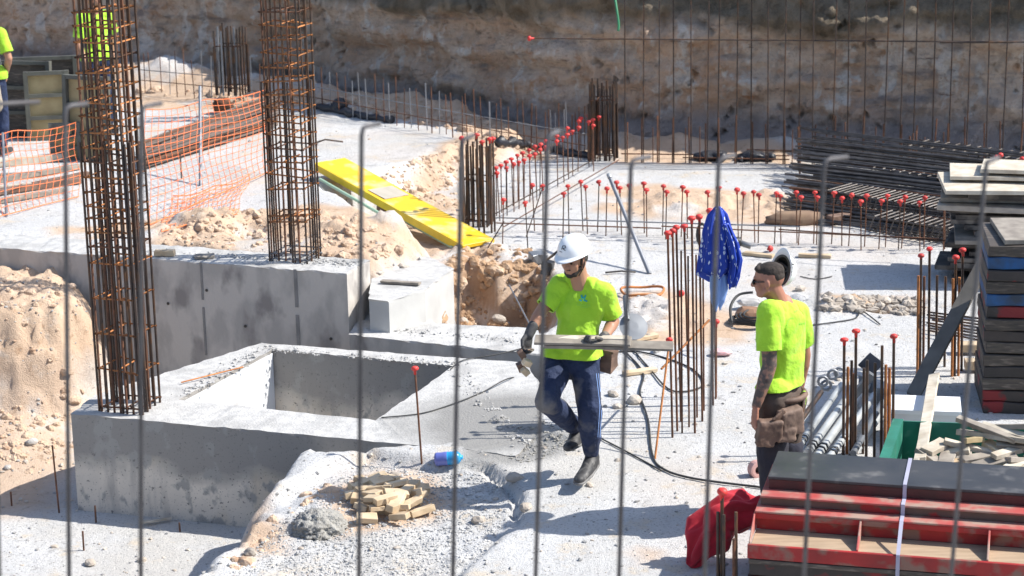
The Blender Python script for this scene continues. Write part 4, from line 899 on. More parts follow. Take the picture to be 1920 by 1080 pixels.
# black sheeting along the wall foot
for i, (pts, lb) in enumerate((([(590, 205), (630, 210), (680, 222), (735, 230)], 'black polythene strip at the foot of the sand berm left'), ([(930, 272), (960, 275), (1000, 280), (1060, 290), (1110, 298)], 'black polythene strip right of the slope before the clay wall'), ([(1310, 302), (1330, 298), (1360, 304)], 'crumpled black bag at the wall foot right of the bundle'), ([(1385, 304), (1410, 300), (1450, 303)], 'second crumpled black bag further right at the wall foot'))):
    P_ = smoothpath([G(x, y, .03, .1) for x, y in pts], 5); setp(tube('black_sheet', [p+Vector((0, rnd.uniform(-.03, .03), rnd.uniform(-.01, .03))) for p in P_], .05, M_plastic, None, 7, False, [rnd.uniform(.03, .07) for _ in P_]), lb, 'plastic sheet')
setp(lump('black_sack', G(637, 207, .06, .2), (.1, .07, .1), M_plastic, None, .4, 3, 3, 91), 'small black sack standing on the polythene strip at left', 'sack')
setp(lump('black_sack', G(1330, 299, .04), (.2, .1, .06), M_plastic, None, .6, 3, 3, 92), 'pointed black sack at the wall foot behind the capped rows', 'sack')
setp(lump('black_sack', G(1408, 300, .04), (.2, .1, .06), M_plastic, None, .6, 3, 3, 93), 'folded black sack at the wall foot left of the bar pile', 'sack')

# ------------------------------------------------------------------ reinforcement pile at upper right
M_pile = mat('dark_grey_pile_steel', (.13, .12, .115), (.07, .06, .055), .5, .6, 12, .4, 140, .003, .3)
def pile_bar(i, a, b, za, zb, r, m):
    setp(bar('reinforcing_bar', W(a[0], a[1], za), W(b[0], b[1], zb), r, m), 'dark reinforcing bar in the big pile at right, %s from the top' % ORD(i+1), 'rebar', 'bars of the big pile at right')
k = 0
for lay in range(16):
    for j in range(8):
        x0 = 1455+rnd.uniform(0, 55)+(14-lay)*2.6; y0 = 247+lay*10.+j*1.3+rnd.uniform(-2, 2); zt = .42-lay*.025+rnd.uniform(-.01, .02)
        x1 = 1800+rnd.uniform(0, 230)
        if lay == 0: x0 = 1495+j*6; y0 = 238+j*1.6
        pile_bar(k, (x0, y0), (x1, y0+(x1-x0)*rnd.uniform(.105, .13)), zt, zt, rnd.choice((.009, .011, .014)), M_pile if rnd.random() < .92 else M_rust); k += 1
for i in range(6):
    x = (1497, 1706, 1712, 1718, 1704, 1500)[i]; p = W(x, 300+i*2, .1); setp(bar('stake', p-Vector((0, 0, .15)), A(x, (238, 255, 250, 246, 262, 262)[i], p.y), .011, M_rust), 'rusty upright stake %s the big bar pile, %s' % (('left of', 'in the middle of')[0 < i < 5], ORD(i+1)), 'rebar')
# beam cages inside the pile
def beam_cage(label, a, b, w, h, n):
    t = thing('beam_cage', label, 'rebar cage', tuple(a)); a = Vector(a); b = Vector(b); d = (b-a).normalized(); s = Vector((0, 0, 1)).cross(d).normalized(); u = d.cross(s)
    for x in (-w/2, -w/6, w/6, w/2):
        for y in (0, h): bar('long_bar', a+s*x+u*y, b+s*x+u*y, .009, M_pile, t)
    L = (b-a).length
    for i in range(n):
        c = a+d*(L*(i+.5)/n); lean = d*.06
        pts = [c+s*-(w/2+.012)-u*.012, c+s*(w/2+.012)-u*.012, c+s*(w/2+.012)+u*(h+.012)+lean, c-s*(w/2+.012)+u*(h+.012)+lean]
        V, Fc = tube_geo(pts, .007, 4, True); link('stirrup', mesh_from(V, Fc, M_pile), t)
beam_cage('dark beam cage with stirrups at the back of the bar pile', W(1700, 308, .12), W(2020, 352, .12), .5, .24, 16)
beam_cage('dark beam cage with stirrups in the middle of the bar pile', W(1640, 345, .08), W(1960, 395, .08), .45, .22, 18)
beam_cage('front beam cage lying low before the timber pile', W(1560, 385, .06), W(1790, 425, .06), .4, .2, 22)
beam_cage('small beam cage under the front of the bar pile', W(1640, 425, .04), W(1790, 450, .04), .3, .14, 12)
for i, (x, y, y1) in enumerate(((1876, 293, 330), (1917, 300, 325), (1869, 296, 335))):
    capped('dark capped bar rising behind the timber pile, %s from the left' % ORD((2, 3, 1)[i]), W(x-2, y+150), A(x, y, 20.2), .011, M_pile)
setp(lump('earth_clod', W(1490, 410, .05), (.3, .12, .08), mat('brown_earth_clod', (.3, .2, .13), (.2, .13, .09), .95), None, .35, 3, 3, 95), 'long brown clod of earth among the capped rods', 'earth clod')
setp(plank('short_beam', W(1555, 412, .06), W(1600, 404, .06), .1, .08, M_leather), 'short brown timber end beside the bar pile', 'timber')

# ------------------------------------------------------------------ plank pile and panel stack at far right
def layer(i, x0, y, z, L, w, th, m, lab, ang=-8, nm='timber_board'):
    p = W(x0, y, z); d = eul(0, 0, ang) @ Vector((1, 0, 0)); q = p+d*L
    return setp(plank(nm, p, q, w, th, m, None, (0, 0, 1), 40+i), lab, 'board', None)
zz = 0.03; PL = []
for i in range(17):
    x0 = 1775+rnd.uniform(-8, 25); th = .042+rnd.uniform(0, .012)
    m = M_wgrey if i > 3 and rnd.random() < .22 else M_wdark
    # front edge of the pile stays on one line
    p0 = Vector((4.02+rnd.uniform(-.12, .24), 19.05+rnd.uniform(-.1, .1), zz)); L = rnd.uniform(1.9, 2.4)
    d = eul(0, rnd.uniform(-.6, .6), -14+rnd.uniform(-6, 6)) @ Vector((1, 0, 0))
    setp(plank('timber_board', p0, p0+d*L, .75 if i % 4 == 0 else .55, th-.006, m, None, (0, 0, 1), 40+i), 'dark grey board in the timber pile at right, %s from the bottom' % ORD(i+1), 'board', 'boards of the timber pile at right')
    zz += th
for i, (dx, dy, w, m, lb, L) in enumerate(((-.12, -.1, .8, M_wpale, 'pale wide panel jutting left from the timber pile top', 2.), (-.0, .12, .6, M_wpale, 'pale narrow panel on the timber pile', 2.2), (.28, .05, .5, M_wpale, 'topmost pale panel on the timber pile', 2.1))):
    p0 = Vector((4.05+dx, 19.1+dy, zz+.02)); d = eul(0, 0, -6-5*i) @ Vector((1, 0, 0)); zz += .062
    setp(plank('plywood_sheet', p0, p0+d*L, w, .035, m, None, (0.02, 0, 1), 80+i), lb, 'panel')
# tall stack of formwork boards, cut by the right edge
pb = W(1853, 782); zz = 0
for i in range(14):
    th = .088; m = {12: M_bluep, 9: M_bluep, 8: M_blkred, 6: M_blkred, 3: M_blkred, 1: M_blkred, 0: M_blkred, 11: M_blkred}.get(i, M_blk)
    c = Vector((pb.x+.62+rnd.uniform(-.01, .01), pb.y+.38+rnd.uniform(-.01, .01), zz+th/2)); zz += th+.004
    setp(chipped_box('formwork_board', c, eul(0, 0, -8+rnd.uniform(-1, 1)), (1.2, .75, th), m, None, .006, 9, i), ('blue painted' if m is M_bluep else 'red smeared black' if m is M_blkred else 'scuffed black')+' board in the tall stack at right, %s from the bottom' % ORD(i+1), 'formwork board', 'boards of the tall stack at the right edge')
setp(chipped_box('plywood_sheet', (pb.x+.66, pb.y+.4, zz+.02), eul(0, 0, -4), (1.1, .7, .035), M_wgrey, None, .002, 3, 77), 'grey dusty panel lying on top of the tall board stack', 'panel')
# long grey board leaning, other loose timbers
setp(plank('leaning_board', W(1712, 742, .02), A(1882, 424, 16.15), .11, .035, mat('grey_leaning_board', (.2, .185, .165), (.14, .13, .115), .8, 0, 6, .4, 40, .003), None, (-.5, -.8, .3), 6), 'long grey board leaning against the tall stack', 'board')
for i, (x, y) in enumerate(((1795, 650), (1808, 682))):
    setp(plank('timber_beam', W(x, y, .06), W(x+75, y+1, .06), .11, .07, M_wood, None, (0, 0, 1), 8+i), ('upper', 'lower')[i]+' short pale beam end beside the tall board stack', 'timber')
setp(chipped_box('timber_post', A(1852, 545, 17.6), eul(0, 0, 10), (.06, .06, .3), M_wood, None, .003, 4, 9), 'short pale post standing left of the tall stack', 'timber')
for i in range(8):
    a = W(1735+rnd.uniform(-5, 15), 585+i*5, .05+.01*(i % 3)); b = W(1860, 600+i*6, .05); setp(bar('loose_bar', a, b, .009, M_steel), 'dark bar lying behind the right starter group, %s from the back' % ORD(i+1), 'rebar', 'bars behind the right starter group')

# starter groups at right
def starters(bars, Yfix, where):
    caps = [b for b in bars if b[3]]
    for i, (x, y0, y1, c, m) in enumerate(bars):
        b = W(x-2, y1, 0); q = A(x, y0, b.y)
        o = 'stout %s bar in %s, %s from the left' % ('red-capped' if c else ('orange rusty' if m is M_orust else 'dark'), where, ORD(i+1))
        if c: capped(o, b-Vector((0, 0, .03)), q, .0105, m, where, 1.)
        else: setp(bar('starter_bar', b-Vector((0, 0, .03)), q, .0105, m), o, 'rebar', where)
starters(sorted([(1583, 640, 852, 1, M_steel), (1605, 624, 862, 1, M_steel), (1676, 634, 862, 1, M_steel), (1590, 688, 850, 0, M_orust), (1597, 676, 845, 0, M_steel), (1601, 700, 858, 0, M_rust), (1626, 675, 868, 0, M_steel), (1641, 680, 872, 0, M_steel), (1654, 648, 872, 0, M_steel), (1661, 684, 874, 0, M_orust), (1668, 690, 872, 0, M_orust), (1620, 690, 850, 0, M_steel)]), 0, 'the group behind the red formwork')
starters(sorted([(1727, 482, 700, 1, M_steel), (1743, 469, 692, 1, M_steel), (1792, 486, 705, 1, M_steel), (1805, 472, 695, 1, M_steel), (1722, 517, 702, 0, M_orust), (1733, 518, 698, 0, M_rust), (1757, 516, 690, 0, M_steel), (1773, 518, 688, 0, M_steel), (1787, 522, 706, 0, M_orust), (1799, 520, 704, 0, M_orust)]), 0, 'the group before the tall stack')

# steel props bundle
def prop(label, a, b, r=.03, coll=True, plate=None, m=M_prop):
    t = thing('steel_prop', label, 'steel prop', tuple(a)); a = Vector(a); b = Vector(b); d = (b-a).normalized()
    bar('outer_tube', a, b, r, m, t)
    if coll:
        for k in (.08, .12): bar('collar', a.lerp(b, k), a.lerp(b, k)+d*.02, r*1.15, M_black, t)
    if plate:
        fr = frame(d); box('end_plate', b+d*.01, fr, (.13, .13, .01), M_gdisc, t)
    return t
for i, (a, b, r, za, zb, m) in enumerate((((1497, 838), (1578, 722), .026, .16, .16, M_prop), ((1513, 850), (1600, 728), .030, .1, .12, M_prop), ((1530, 858), (1625, 722), .034, .05, .06, M_prop), ((1552, 862), (1640, 740), .028, .1, .1, M_prop), ((1590, 870), (1655, 770), .028, .04, .05, M_prop), ((1485, 812), (1540, 735), .02, .1, .13, M_steel), ((1600, 850), (1660, 745), .024, .12, .12, M_gdisc))):
    prop('steel prop tube in the bundle behind the red formwork, %s from the left' % ORD(i+1), W(*a, za), W(*b, zb), r, m is M_prop, i == 6 or i == 2, m)
t = thing('prop_head', 'dark slotted prop head plate standing at the end of the prop bundle', 'prop plate', tuple(W(1632, 715, .1)))
box('plate', A(1633, 683, 14.9), eul(12, 40, 10), (.14, .01, .13), mat('dark_blue_steel', (.06, .07, .1), None, .5, .5, 5, .2), t)
box('stem', A(1618, 722, 14.8), eul(10, 35, 0), (.05, .05, .22), M_gdisc, t)
for i, (x, y) in enumerate(((1543, 715), (1562, 703), (1575, 700), (1550, 725))):
    V, Fc = tube_geo([A(x, y, 14.6)+Vector((math.cos(a_)*.035, .01*i, math.sin(a_)*.035)) for a_ in [k*.628 for k in range(10)]], .011, 6, True)
    setp(link('pipe_clamp', mesh_from(V, Fc, M_pole, True)), 'dull steel pipe clamp on the upper end of the props, %s from the left' % ORD((1, 3, 4, 2)[i]), 'clamp')

# green skip with offcuts, white box, pale plank
t = thing('green_skip', 'open green steel skip full of wood offcuts', 'skip', tuple(W(1800, 880)))
c0 = W(1752, 800, .0); yb = c0.y
g0 = W(1700, 868, .12); gl = Vector((g0.x, g0.y, 0)); gb = W(1745, 800, 0.1)
dirx = Vector((.98, -.18, 0)).normalized(); diry = Vector((.28, .96, 0)).normalized()
o0 = Vector((2.42, 13.05, 0)); Lx, Ly, hz = 1.25, .85, .36
def wallp(name, a, b, h, th, m, z=0):
    a = Vector(a); b = Vector(b); d = (b-a).normalized(); n_ = Vector((0, 0, 1)).cross(d)
    box(name, (a+b)/2+Vector((0, 0, z+h/2)), Matrix((d, n_, Vector((0, 0, 1)))).transposed(), ((b-a).length, th, h), m, t)
A0 = o0; A1 = o0+dirx*Lx; B0 = o0+diry*Ly; B1 = B0+dirx*Lx
wallp('back_side', B0, B1, hz, .012, M_green); wallp('left_side', A0, B0-diry*.01, hz*.98, .012, M_green); wallp('right_side', A1, B1-diry*.01, hz, .012, M_green); wallp('front_side', A0+dirx*.01, A1-dirx*.01, hz*.55, .012, M_green)
wallp('rim', A0-dirx*.03+diry*.0, B0-dirx*.03, .05, .07, M_green, hz*.9); wallp('skip_floor', A0.lerp(B0, .5)+dirx*.02, A1.lerp(B1, .5)-dirx*.02, .03, Ly*.95, M_green, .02)
for k in range(4): p = A0.lerp(B0, .15+.23*k)-dirx*.04; box('side_rib', p+Vector((0, 0, .18)), Matrix((dirx, diry, Vector((0, 0, 1)))).transposed(), (.05, .04, .34), M_green, t)
scr = [(1745, 858, -60, .22, .09, M_wgrey), (1755, 838, 40, .2, .1, M_wpale), (1775, 862, 70, .2, .1, M_wgrey), (1795, 845, -20, .16, .07, M_wpale), (1800, 866, 10, .25, .05, M_wood), (1815, 838, -8, .32, .04, M_wpale), (1835, 858, 20, .25, .07, M_wgrey),
       (1850, 805, -35, .42, .06, M_wgrey), (1862, 818, -32, .48, .08, M_wpale), (1880, 800, -38, .42, .05, M_wgrey), (1893, 812, -38, .4, .06, M_wpale), (1870, 842, -50, .2, .08, M_wood), (1890, 848, 30, .25, .06, M_wpale), (1905, 835, -15, .25, .07, M_wgrey),
       (1912, 862, 30, .26, .1, M_wgrey), (1865, 866, 12, .3, .08, M_wgrey), (1840, 876, -6, .3, .06, M_wpale), (1720, 862, 75, .3, .04, M_wpale), (1900, 875, 45, .25, .08, M_wpale), (1785, 876, -70, .2, .06, M_wood), (1930, 845, -30, .3, .07, M_wgrey), (1825, 825, 25, .15, .05, M_cream)]
for i, (x, y, an, L, w, m) in enumerate(scr):
    z_ = .30+.004*(880-y)*.6+rnd.uniform(-.01, .02); c = W(x, y, z_)
    setp(chipped_box('wood_offcut', c, eul(rnd.uniform(-18, 18), rnd.uniform(-14, 14), an), (L, w, .035), m, None, .002, 2, 200+i), '%s wood offcut in the green skip, %s from the left' % ('raw yellow' if m is M_wood else 'beige' if m is M_cream else 'pale' if m is M_wpale else 'grey', ORD(sorted(s[0] for s in scr).index(x)+1)), 'wood offcut', 'offcuts in the green skip')
for i in range(14):   # hidden lower layer carries the visible one
    c = A0+dirx*rnd.uniform(.15, Lx-.15)+diry*rnd.uniform(.12, Ly-.12)+Vector((0, 0, .08+.015*i))
    setp(chipped_box('wood_offcut', c, eul(rnd.uniform(-8, 8), rnd.uniform(-8, 8), rnd.uniform(0, 180)), (.3, .09, .04), M_wgrey, None, .002, 2, 300+i), 'grey wood offcut buried low in the green skip', 'wood offcut', 'buried offcuts in the skip')
setp(plank('pale_plank', W(1725, 862, .36), A(1752, 703, 15.0), .075, .03, M_wpale, None, (-.3, -.4, 1), 12), 'long pale plank leaning on the left side of the green skip', 'plank')
wb = thing('white_box', 'white foam box behind the green skip', 'box', tuple(W(1730, 800)))
R_ = eul(0, 0, -10); cw = W(1735, 792, .12); mw = mat('white_foam', (.72, .74, .76), (.66, .68, .7), .8, 0, 3, .2, 30, .003)
box('box_body', (cw.x, cw.y, .12), R_, (.46, .32, .235), mw, wb); box('box_lid', (cw.x, cw.y, .25), R_, (.49, .35, .03), mw, wb)
t = thing('clay_ring_block', 'pink square block with a round hole beside the tattooed worker foot', 'block', tuple(W(1420, 892)))
c = W(1420, 880, .05); V, Fc = lathe_geo([(.03, -.03), (.03, .03), (.05, .032), (.062, .03), (.062, -.03), (.05, -.032), (.03, -.03)], 4*5)
link('ring', mesh_from(V, Fc, M_brick), t, MX(c, eul(85, 0, 20))); bar('core', c+Vector((0, .02, 0)), c+Vector((0, .045, 0)), .03, M_black, t)

# ------------------------------------------------------------------ red formwork stack, near right
fw_o = W(1440, 893, .70); ang = -14.5
fx = Vector((math.cos(math.radians(ang)), math.sin(math.radians(ang)), 0)); fv = Vector((fx.y, -fx.x, 0))   # fv towards the camera
def fp(u, v, z): return Vector((fw_o.x, fw_o.y, 0))+fx*u+fv*v+Vector((0, 0, z))
LEN = 2.6
def profile(name, poly, u0, u1, m, parent):
    n = len(poly); V = [fp(u0, v, z) for v, z in poly]+[fp(u1, v, z) for v, z in poly]
    Fc = [(i, (i+1) % n, n+(i+1) % n, n+i) for i in range(n)]+[tuple(range(n-1, -1, -1)), tuple(range(n, 2*n))]
    bm = bmesh.new(); vs = [bm.verts.new(v) for v in V]; [bm.faces.new([vs[i] for i in f]) for f in Fc]
    bmesh.ops.recalc_face_normals(bm, faces=bm.faces); bmesh.ops.bevel(bm, geom=list(bm.edges), offset=.0025, segments=1, affect='EDGES')
    me = bpy.data.meshes.new(name); bm.to_mesh(me); bm.free(); me.materials.append(m); return link(name, me, parent)
def rect(v0, v1, z0, z1): return [(v0, z0), (v1, z0), (v1, z1), (v0, z1)]
t = thing('formwork', 'black film faced panel on top of the red formwork stack', 'formwork panel', tuple(fp(0, -.2, .6)))
profile('plywood', rect(-.46, .0, .682, .70), 0, LEN, M_film, t); profile('edge_frame', rect(-.455, -.006, .621, .681), .004, LEN-.01, M_redd, t)
t = thing('formwork', 'upper red channel panel with a dusty flange, under the black panel', 'formwork panel', tuple(fp(0, 0, .55)))
profile('top_flange', rect(-.45, .115, .606, .619), -.03, LEN-.05, M_redpl, t); profile('web', rect(-.02, .095, .556, .605), -.028, LEN-.06, M_dirt, t)
t = thing('formwork', 'middle red framed panel with tan board and cross ribs facing the camera', 'formwork panel', tuple(fp(0, .1, .4)))
profile('top_flange', rect(-.44, .20, .541, .554), -.05, LEN-.05, M_redpl, t)
profile('back_web', [(.10, .43), (.165, .43), (.165, .54), (.10, .54)], -.045, LEN-.06, M_redp, t)
profile('lip', rect(.18, .198, .505, .5405), -.048, LEN-.06, M_redp, t)
profile('tan_board', [(.166, .405), (.40, .405), (.40, .42), (.166, .43)], -.045, LEN-.06, M_tan, t)
profile('bottom_flange', rect(.401, .425, .345, .43), -.06, LEN-.05, M_redp, t)
profile('bottom_return', rect(.10, .40, .345, .356), -.058, LEN-.06, M_redd, t)
for k in range(5):
    u = -.05+(.0, .60, 1.33, 2.06, 2.55)[k]; nm = 'rib' if k else 'end_plate'
    profile(nm, [(.1665, .431), (.398, .422), (.398, .437), (.199, .5395), (.1665, .5395)], u+(.01 if k else -.006), u+(.022 if k else .004), M_redpl, t)
for q in range(3):
    t = thing('formwork', '%s black edged panel with red paint below the red framed panels' % ('upper', 'middle', 'lowest')[q], 'formwork panel', tuple(fp(0, .1, .3-.11*q)))
    z1 = .343-.115*q; profile('panel_board', rect(-.44, .41-.01*q, z1-.105, z1-.002), -.05-.01*q, LEN-.07, M_blkred, t)
    profile('panel_lip', rect(.405, .425, z1-.03, z1-.003), -.052-.01*q, LEN-.08, M_blk, t) if q != 1 else None
# lashing strap
us = .80; pr = [(-.46, .705), (.004, .705), (.004, .62), (.12, .624), (.12, .558), (.205, .558), (.43, .435), (.432, .30), (.43, .05)]
V = []; Fc = []
for i, (v, z) in enumerate(pr):
    for w in (-.011, .011):
        u = us+w; V.append(fp(u, v+(.002 if v > 0 else 0), z+.003)); V.append(fp(u, v-.004, z))
for i in range(len(pr)-1):
    o = i*4; Fc += [(o, o+2, o+6, o+4), (o+1, o+5, o+7, o+3), (o, o+4, o+5, o+1), (o+2, o+3, o+7, o+6)]
setp(link('lashing_strap', mesh_from(V, Fc, M_strap)), 'pale lilac lashing strap round the red formwork stack', 'strap')

# ------------------------------------------------------------------ small things on the slab
def cable(lab, pts, r=.008, m=M_cable): setp(tube('cable', smoothpath([G(x, y, r+.004) if z is None else W(x, y, z) for x, y, z in pts], 7), r, m, None, 6), lab, 'cable')
cable('black cable curving from the upright bars down across the slab', [(1165, 655, None), (1205, 700, None), (1200, 740, None), (1215, 790, None), (1222, 850, None), (1240, 880, None), (1300, 900, None), (1430, 917, None)], .008)
cable('black cable looping round the foot of the upright bars', [(1130, 665, None), (1200, 662, None), (1290, 690, None), (1318, 725, None), (1260, 735, None), (1215, 690, None), (1185, 655, None)], .007)
cable('black cable crossing the slab behind the walking worker heel', [(1128, 825, None), (1180, 852, None), (1240, 885, None)], .006)
cable('thin black cable lying over the pit box rim to the slab', [(715, 783, .02), (790, 775, .02), (850, 757, .02), (905, 735, .02), (960, 708, .02), (1010, 690, None)], .005)
cable('thin wire crossing the back rim of the pit box', [(845, 692, .02), (870, 675, .02), (930, 665, .02), (990, 650, .02)], .005)
cable('thin dark wire behind the tattooed worker', [(1520, 612, None), (1600, 600, None), (1615, 585, None), (1650, 610, None)], .006)
cable('thin wire from the hard hat across the slab', [(1500, 520, None), (1530, 525, None), (1560, 520, None)], .005)
# rusty ring
c = G(1205, 552, .03); V, Fc = tube_geo([c+Vector((math.cos(a_)*.19*(1+.08*math.sin(3*a_)), math.sin(a_)*.17, .012*math.sin(3*a_))) for a_ in [k*math.pi/12 for k in range(24)]], .012, 7, True)
setp(link('rusty_ring', mesh_from(V, Fc, M_orust, True)), 'rusty orange ring lying on the slab behind the walking worker', 'metal ring')
t = thing('cutting_disc', 'grey metal disc leaning behind the walking worker arm', 'disc', tuple(G(1188, 625)))
V, Fc = lathe_geo([(.0, .004), (.04, .004), (.115, .0), (.115, -.004), (.0, -.004)], 28); link('blade', mesh_from(V, Fc, M_gdisc), t, MX(A(1188, 612, 16.3), eul(48, 14, 0)))
bar('spindle', A(1176, 600, 16.3), A(1172, 556, 16.5), .022, M_gdisc, t)
# breaker tool and hose coil
t = thing('power_tool', 'black demolition drill lying behind the blue jacket', 'power tool', tuple(G(1385, 470)))
bar('body', W(1345, 452, .12), W(1388, 455, .10), .06, M_black, t); bar('nose', W(1388, 455, .1), W(1408, 462, .07), .03, M_gdisc, t)
V, Fc = tube_geo([W(1316, 440, .15)+Vector((math.cos(a_)*.045, 0, math.sin(a_)*.11)) for a_ in [k*.524 for k in range(12)]], .015, 7, True); link('handle', mesh_from(V, Fc, M_black, True), t)
t = thing('hose_coil', 'coil of dark hose round brown stones behind the tattooed worker', 'hose', tuple(G(1400, 610)))
for k in range(5):
    c = G(1410, 606+k*1.5, .03+.02*k); V, Fc = tube_geo([c+Vector((math.cos(a_)*(.2-.012*k)+.02*k, math.sin(a_)*(.17-.01*k), .01*math.sin(2*a_+k))) for a_ in [q*math.pi/10 for q in range(20)]], .01, 6, True); link('hose_turn', mesh_from(V, Fc, M_cable, True), t)
tube('hose_end', smoothpath([A(1372, 605, 16.6), A(1370, 575, 16.7), A(1385, 553, 16.8), A(1412, 548, 16.8)], 5), .012, M_cable, t)
setp(lump('brown_stone', G(1405, 603, .07), (.12, .1, .06), mat('brown_stone_m', (.28, .16, .1), None, .95), None, .4, 2, 3, 96), 'brown stones lying inside the hose coil', 'stone')
setp(lump('white_stone', G(1408, 578, .06), (.12, .07, .05), M_rockw, None, .3, 2, 3, 97), 'white stone standing behind the hose coil', 'stone')
for i, (a, b, lb) in enumerate((((1395, 478), (1450, 484), 'pale short batten left of the hanging hard hat'), ((1497, 482), (1558, 484), 'yellow batten on the slab right of the hanging hard hat'), ((1190, 640), (1232, 632), 'small wood wedge under the carried boards'), ((1170, 705), (1230, 697), 'tan board scrap near the upright bars'))):
    setp(plank('batten', G(*a, .02), G(*b, .02), .07, .03, M_wood, None, (0, 0, 1), 60+i), lb, 'batten')
setp(tube('small_tool', [G(1135, 515, .02), G(1165, 513, .025), G(1192, 514, .02)], .009, M_wdark), 'dark stick lying on the slab beside the leaning pole', 'stick')
t = thing('hand_grinder', 'grey tool case with black strap behind the walking worker shoulder', 'tool case', tuple(G(1012, 505)))
chipped_box('case', G(1008, 494, .06), eul(8, 0, 25), (.15, .12, .09), M_gdisc, t, .006, 2, 98); chipped_box('dark_case', G(1027, 515, .07), eul(0, 12, -20), (.1, .1, .13), M_black, t, .006, 2, 99)
V, Fc = tube_geo(smoothpath([G(1020, 510, .1), A(1035, 480, 18.4), A(1050, 470, 18.3), A(1062, 488, 18.2)], 4), .012, 6); link('strap', mesh_from(V, Fc, M_black, True), t)
# bottle
t = thing('water_bottle', 'blue plastic bottle lying before the pit box', 'bottle', tuple(G(840, 875)))
bq = G(840, 872, .05); 
pr_ = [(.0, -.13), (.03, -.13), (.045, -.12), (.049, -.1), (.046, -.05), (.049, -.04), (.049, 0)]; V, Fc = lathe_geo(pr_, 18); ax = Vector((.97, -.1, .1)); link('bottle_base', mesh_from(V, Fc, M_violet, True), t, MX(bq, frame(ax), (1, 1, .72)))
V, Fc = lathe_geo([(.049, 0), (.046, .02), (.049, .03), (.046, .06), (.049, .07), (.047, .1), (.03, .125), (.016, .135), (.016, .15), (.0, .15)], 18); link('bottle_body', mesh_from(V, Fc, M_bluebot, True), t, MX(bq, frame(ax), (1, 1, .72)))
# pile of wood blocks
bk = [(345, 785, 8), (510, 775, -28), (395, 735, 14), (625, 750, 28), (570, 710, 38), (495, 660, 14), (410, 640, -10), (495, 612, -5), (320, 690, -8), (345, 640, 30), (290, 630, 40), (325, 600, -50), (355, 600, 20), (480, 735, 60), (500, 695, 75), (400, 690, -25), (600, 635, 5), (560, 615, -18), (610, 670, 35), (300, 660, 10), (420, 600, 35), (450, 580, -30), (400, 575, 12), (540, 650, 60), (370, 665, -40), (440, 690, 30), (520, 730, -10), (320, 730, -20), (450, 640, 80), (580, 660, -30)]
bk.sort(key=lambda q: q[1])
for i, (cx, cy, an) in enumerate(bk):
    px = 560+cx*.3704; py = 680+cy*.3704; dcen = math.hypot((cx-460)/190, (cy-680)/120); hz_ = max(0, .10*(1-dcen))+rnd.uniform(0, .015)
    q = G(px, py); z0_ = q.z; c = W(px, py, z0_+.028+hz_)
    setp(chipped_box('wood_block', c, eul(rnd.uniform(-16, 16), rnd.uniform(-16, 16), an), (rnd.uniform(.09, .185), rnd.uniform(.05, .08), rnd.uniform(.03, .05)), M_wood, None, .003, 2, 400+i), 'raw pine block in the heap on the debris mound, %s counted from the back' % ORD(i+1), 'wood block', 'pine blocks heaped on the mound')
lo = G(735, 940)
for i in range(16):
    a_ = i*2.4; rr = .05*math.sqrt(i); c = Vector((lo.x+rr*math.cos(a_), lo.y+rr*math.sin(a_)*1.3, samp(lo.x, lo.y)+.025+.03*(1-i/16)))
    setp(chipped_box('wood_block', c, eul(0, rnd.uniform(-8, 8), rnd.uniform(0, 180)), (.15, .068, .045), M_wood, None, .0015, 1, 500+i), 'pine block buried inside the heap on the debris mound', 'wood block', 'buried pine blocks')

# ------------------------------------------------------------------ cloths
def drape(name, label, cat, secs, Y, m, flutes=7, amp=.18, seed=0, parent=None, n=48):
    # secs: (px left, px right, py, depth m)
    rn = random.Random(seed); ph = [rn.uniform(0, 6.28) for _ in range(4)]; V = []; Fc = []; S = []
    for k in range(len(secs)-1):
        for j in range(5): t_ = j/5; S.append([secs[k][i]*(1-t_)+secs[k+1][i]*t_ for i in range(4)])
    S.append(list(secs[-1]))
    for k, (x0, x1, y, dp) in enumerate(S):
        c = A((x0+x1)/2, y, Y); hw = (x1-x0)/2*Y/FPX*1.02; v = k/len(S)
        for i in range(n):
            a_ = 2*math.pi*i/n; f_ = 1+amp*math.sin(flutes*a_+ph[0]+2.2*v)+amp*.6*math.sin((flutes*2+1)*a_+ph[1]+5*v)+.05*math.sin(9*v+3*a_)
            V.append(c+Vector((math.cos(a_)*hw*(1+(f_-1)*.35), math.sin(a_)*dp*f_, .03*math.sin(3*a_+ph[2])*v)))
    for k in range(len(S)-1):
        for i in range(n): Fc.append((k*n+i, k*n+(i+1) % n, (k+1)*n+(i+1) % n, (k+1)*n+i))
    Fc.append(tuple(range(n-1, -1, -1))); Fc.append(tuple(range((len(S)-1)*n, len(S)*n)))
    o = link(name, mesh_from(V, Fc, m, True), parent)
    return setp(o, label, cat) if not parent else o
t = thing('work_jacket', 'bright blue patterned jacket hung over the upright bars', 'jacket', tuple(A(1345, 540, 14.85)))
drape('jacket_body', None, None, [(1340, 1352, 388, .02), (1328, 1362, 402, .05), (1320, 1370, 430, .07), (1317, 1376, 460, .08), (1312, 1384, 490, .085), (1308, 1372, 510, .07), (1330, 1366, 522, .05)], 14.9, M_jacket, 6, .30, 3, t)
drape('jacket_sleeve', None, None, [(1352, 1368, 420, .04), (1362, 1385, 455, .05), (1368, 1392, 485, .05), (1366, 1388, 515, .05), (1364, 1380, 534, .03)], 14.82, M_jacket, 5, .3, 5, t)
setp(drape('blue_cloth', 'x', 'y', [(1332, 1362, 515, .04), (1331, 1364, 540, .045), (1333, 1358, 565, .035), (1338, 1350, 577, .02)], 14.86, M_lblue, 4, .2, 7), 'light blue denim cloth hanging below the blue jacket', 'cloth')
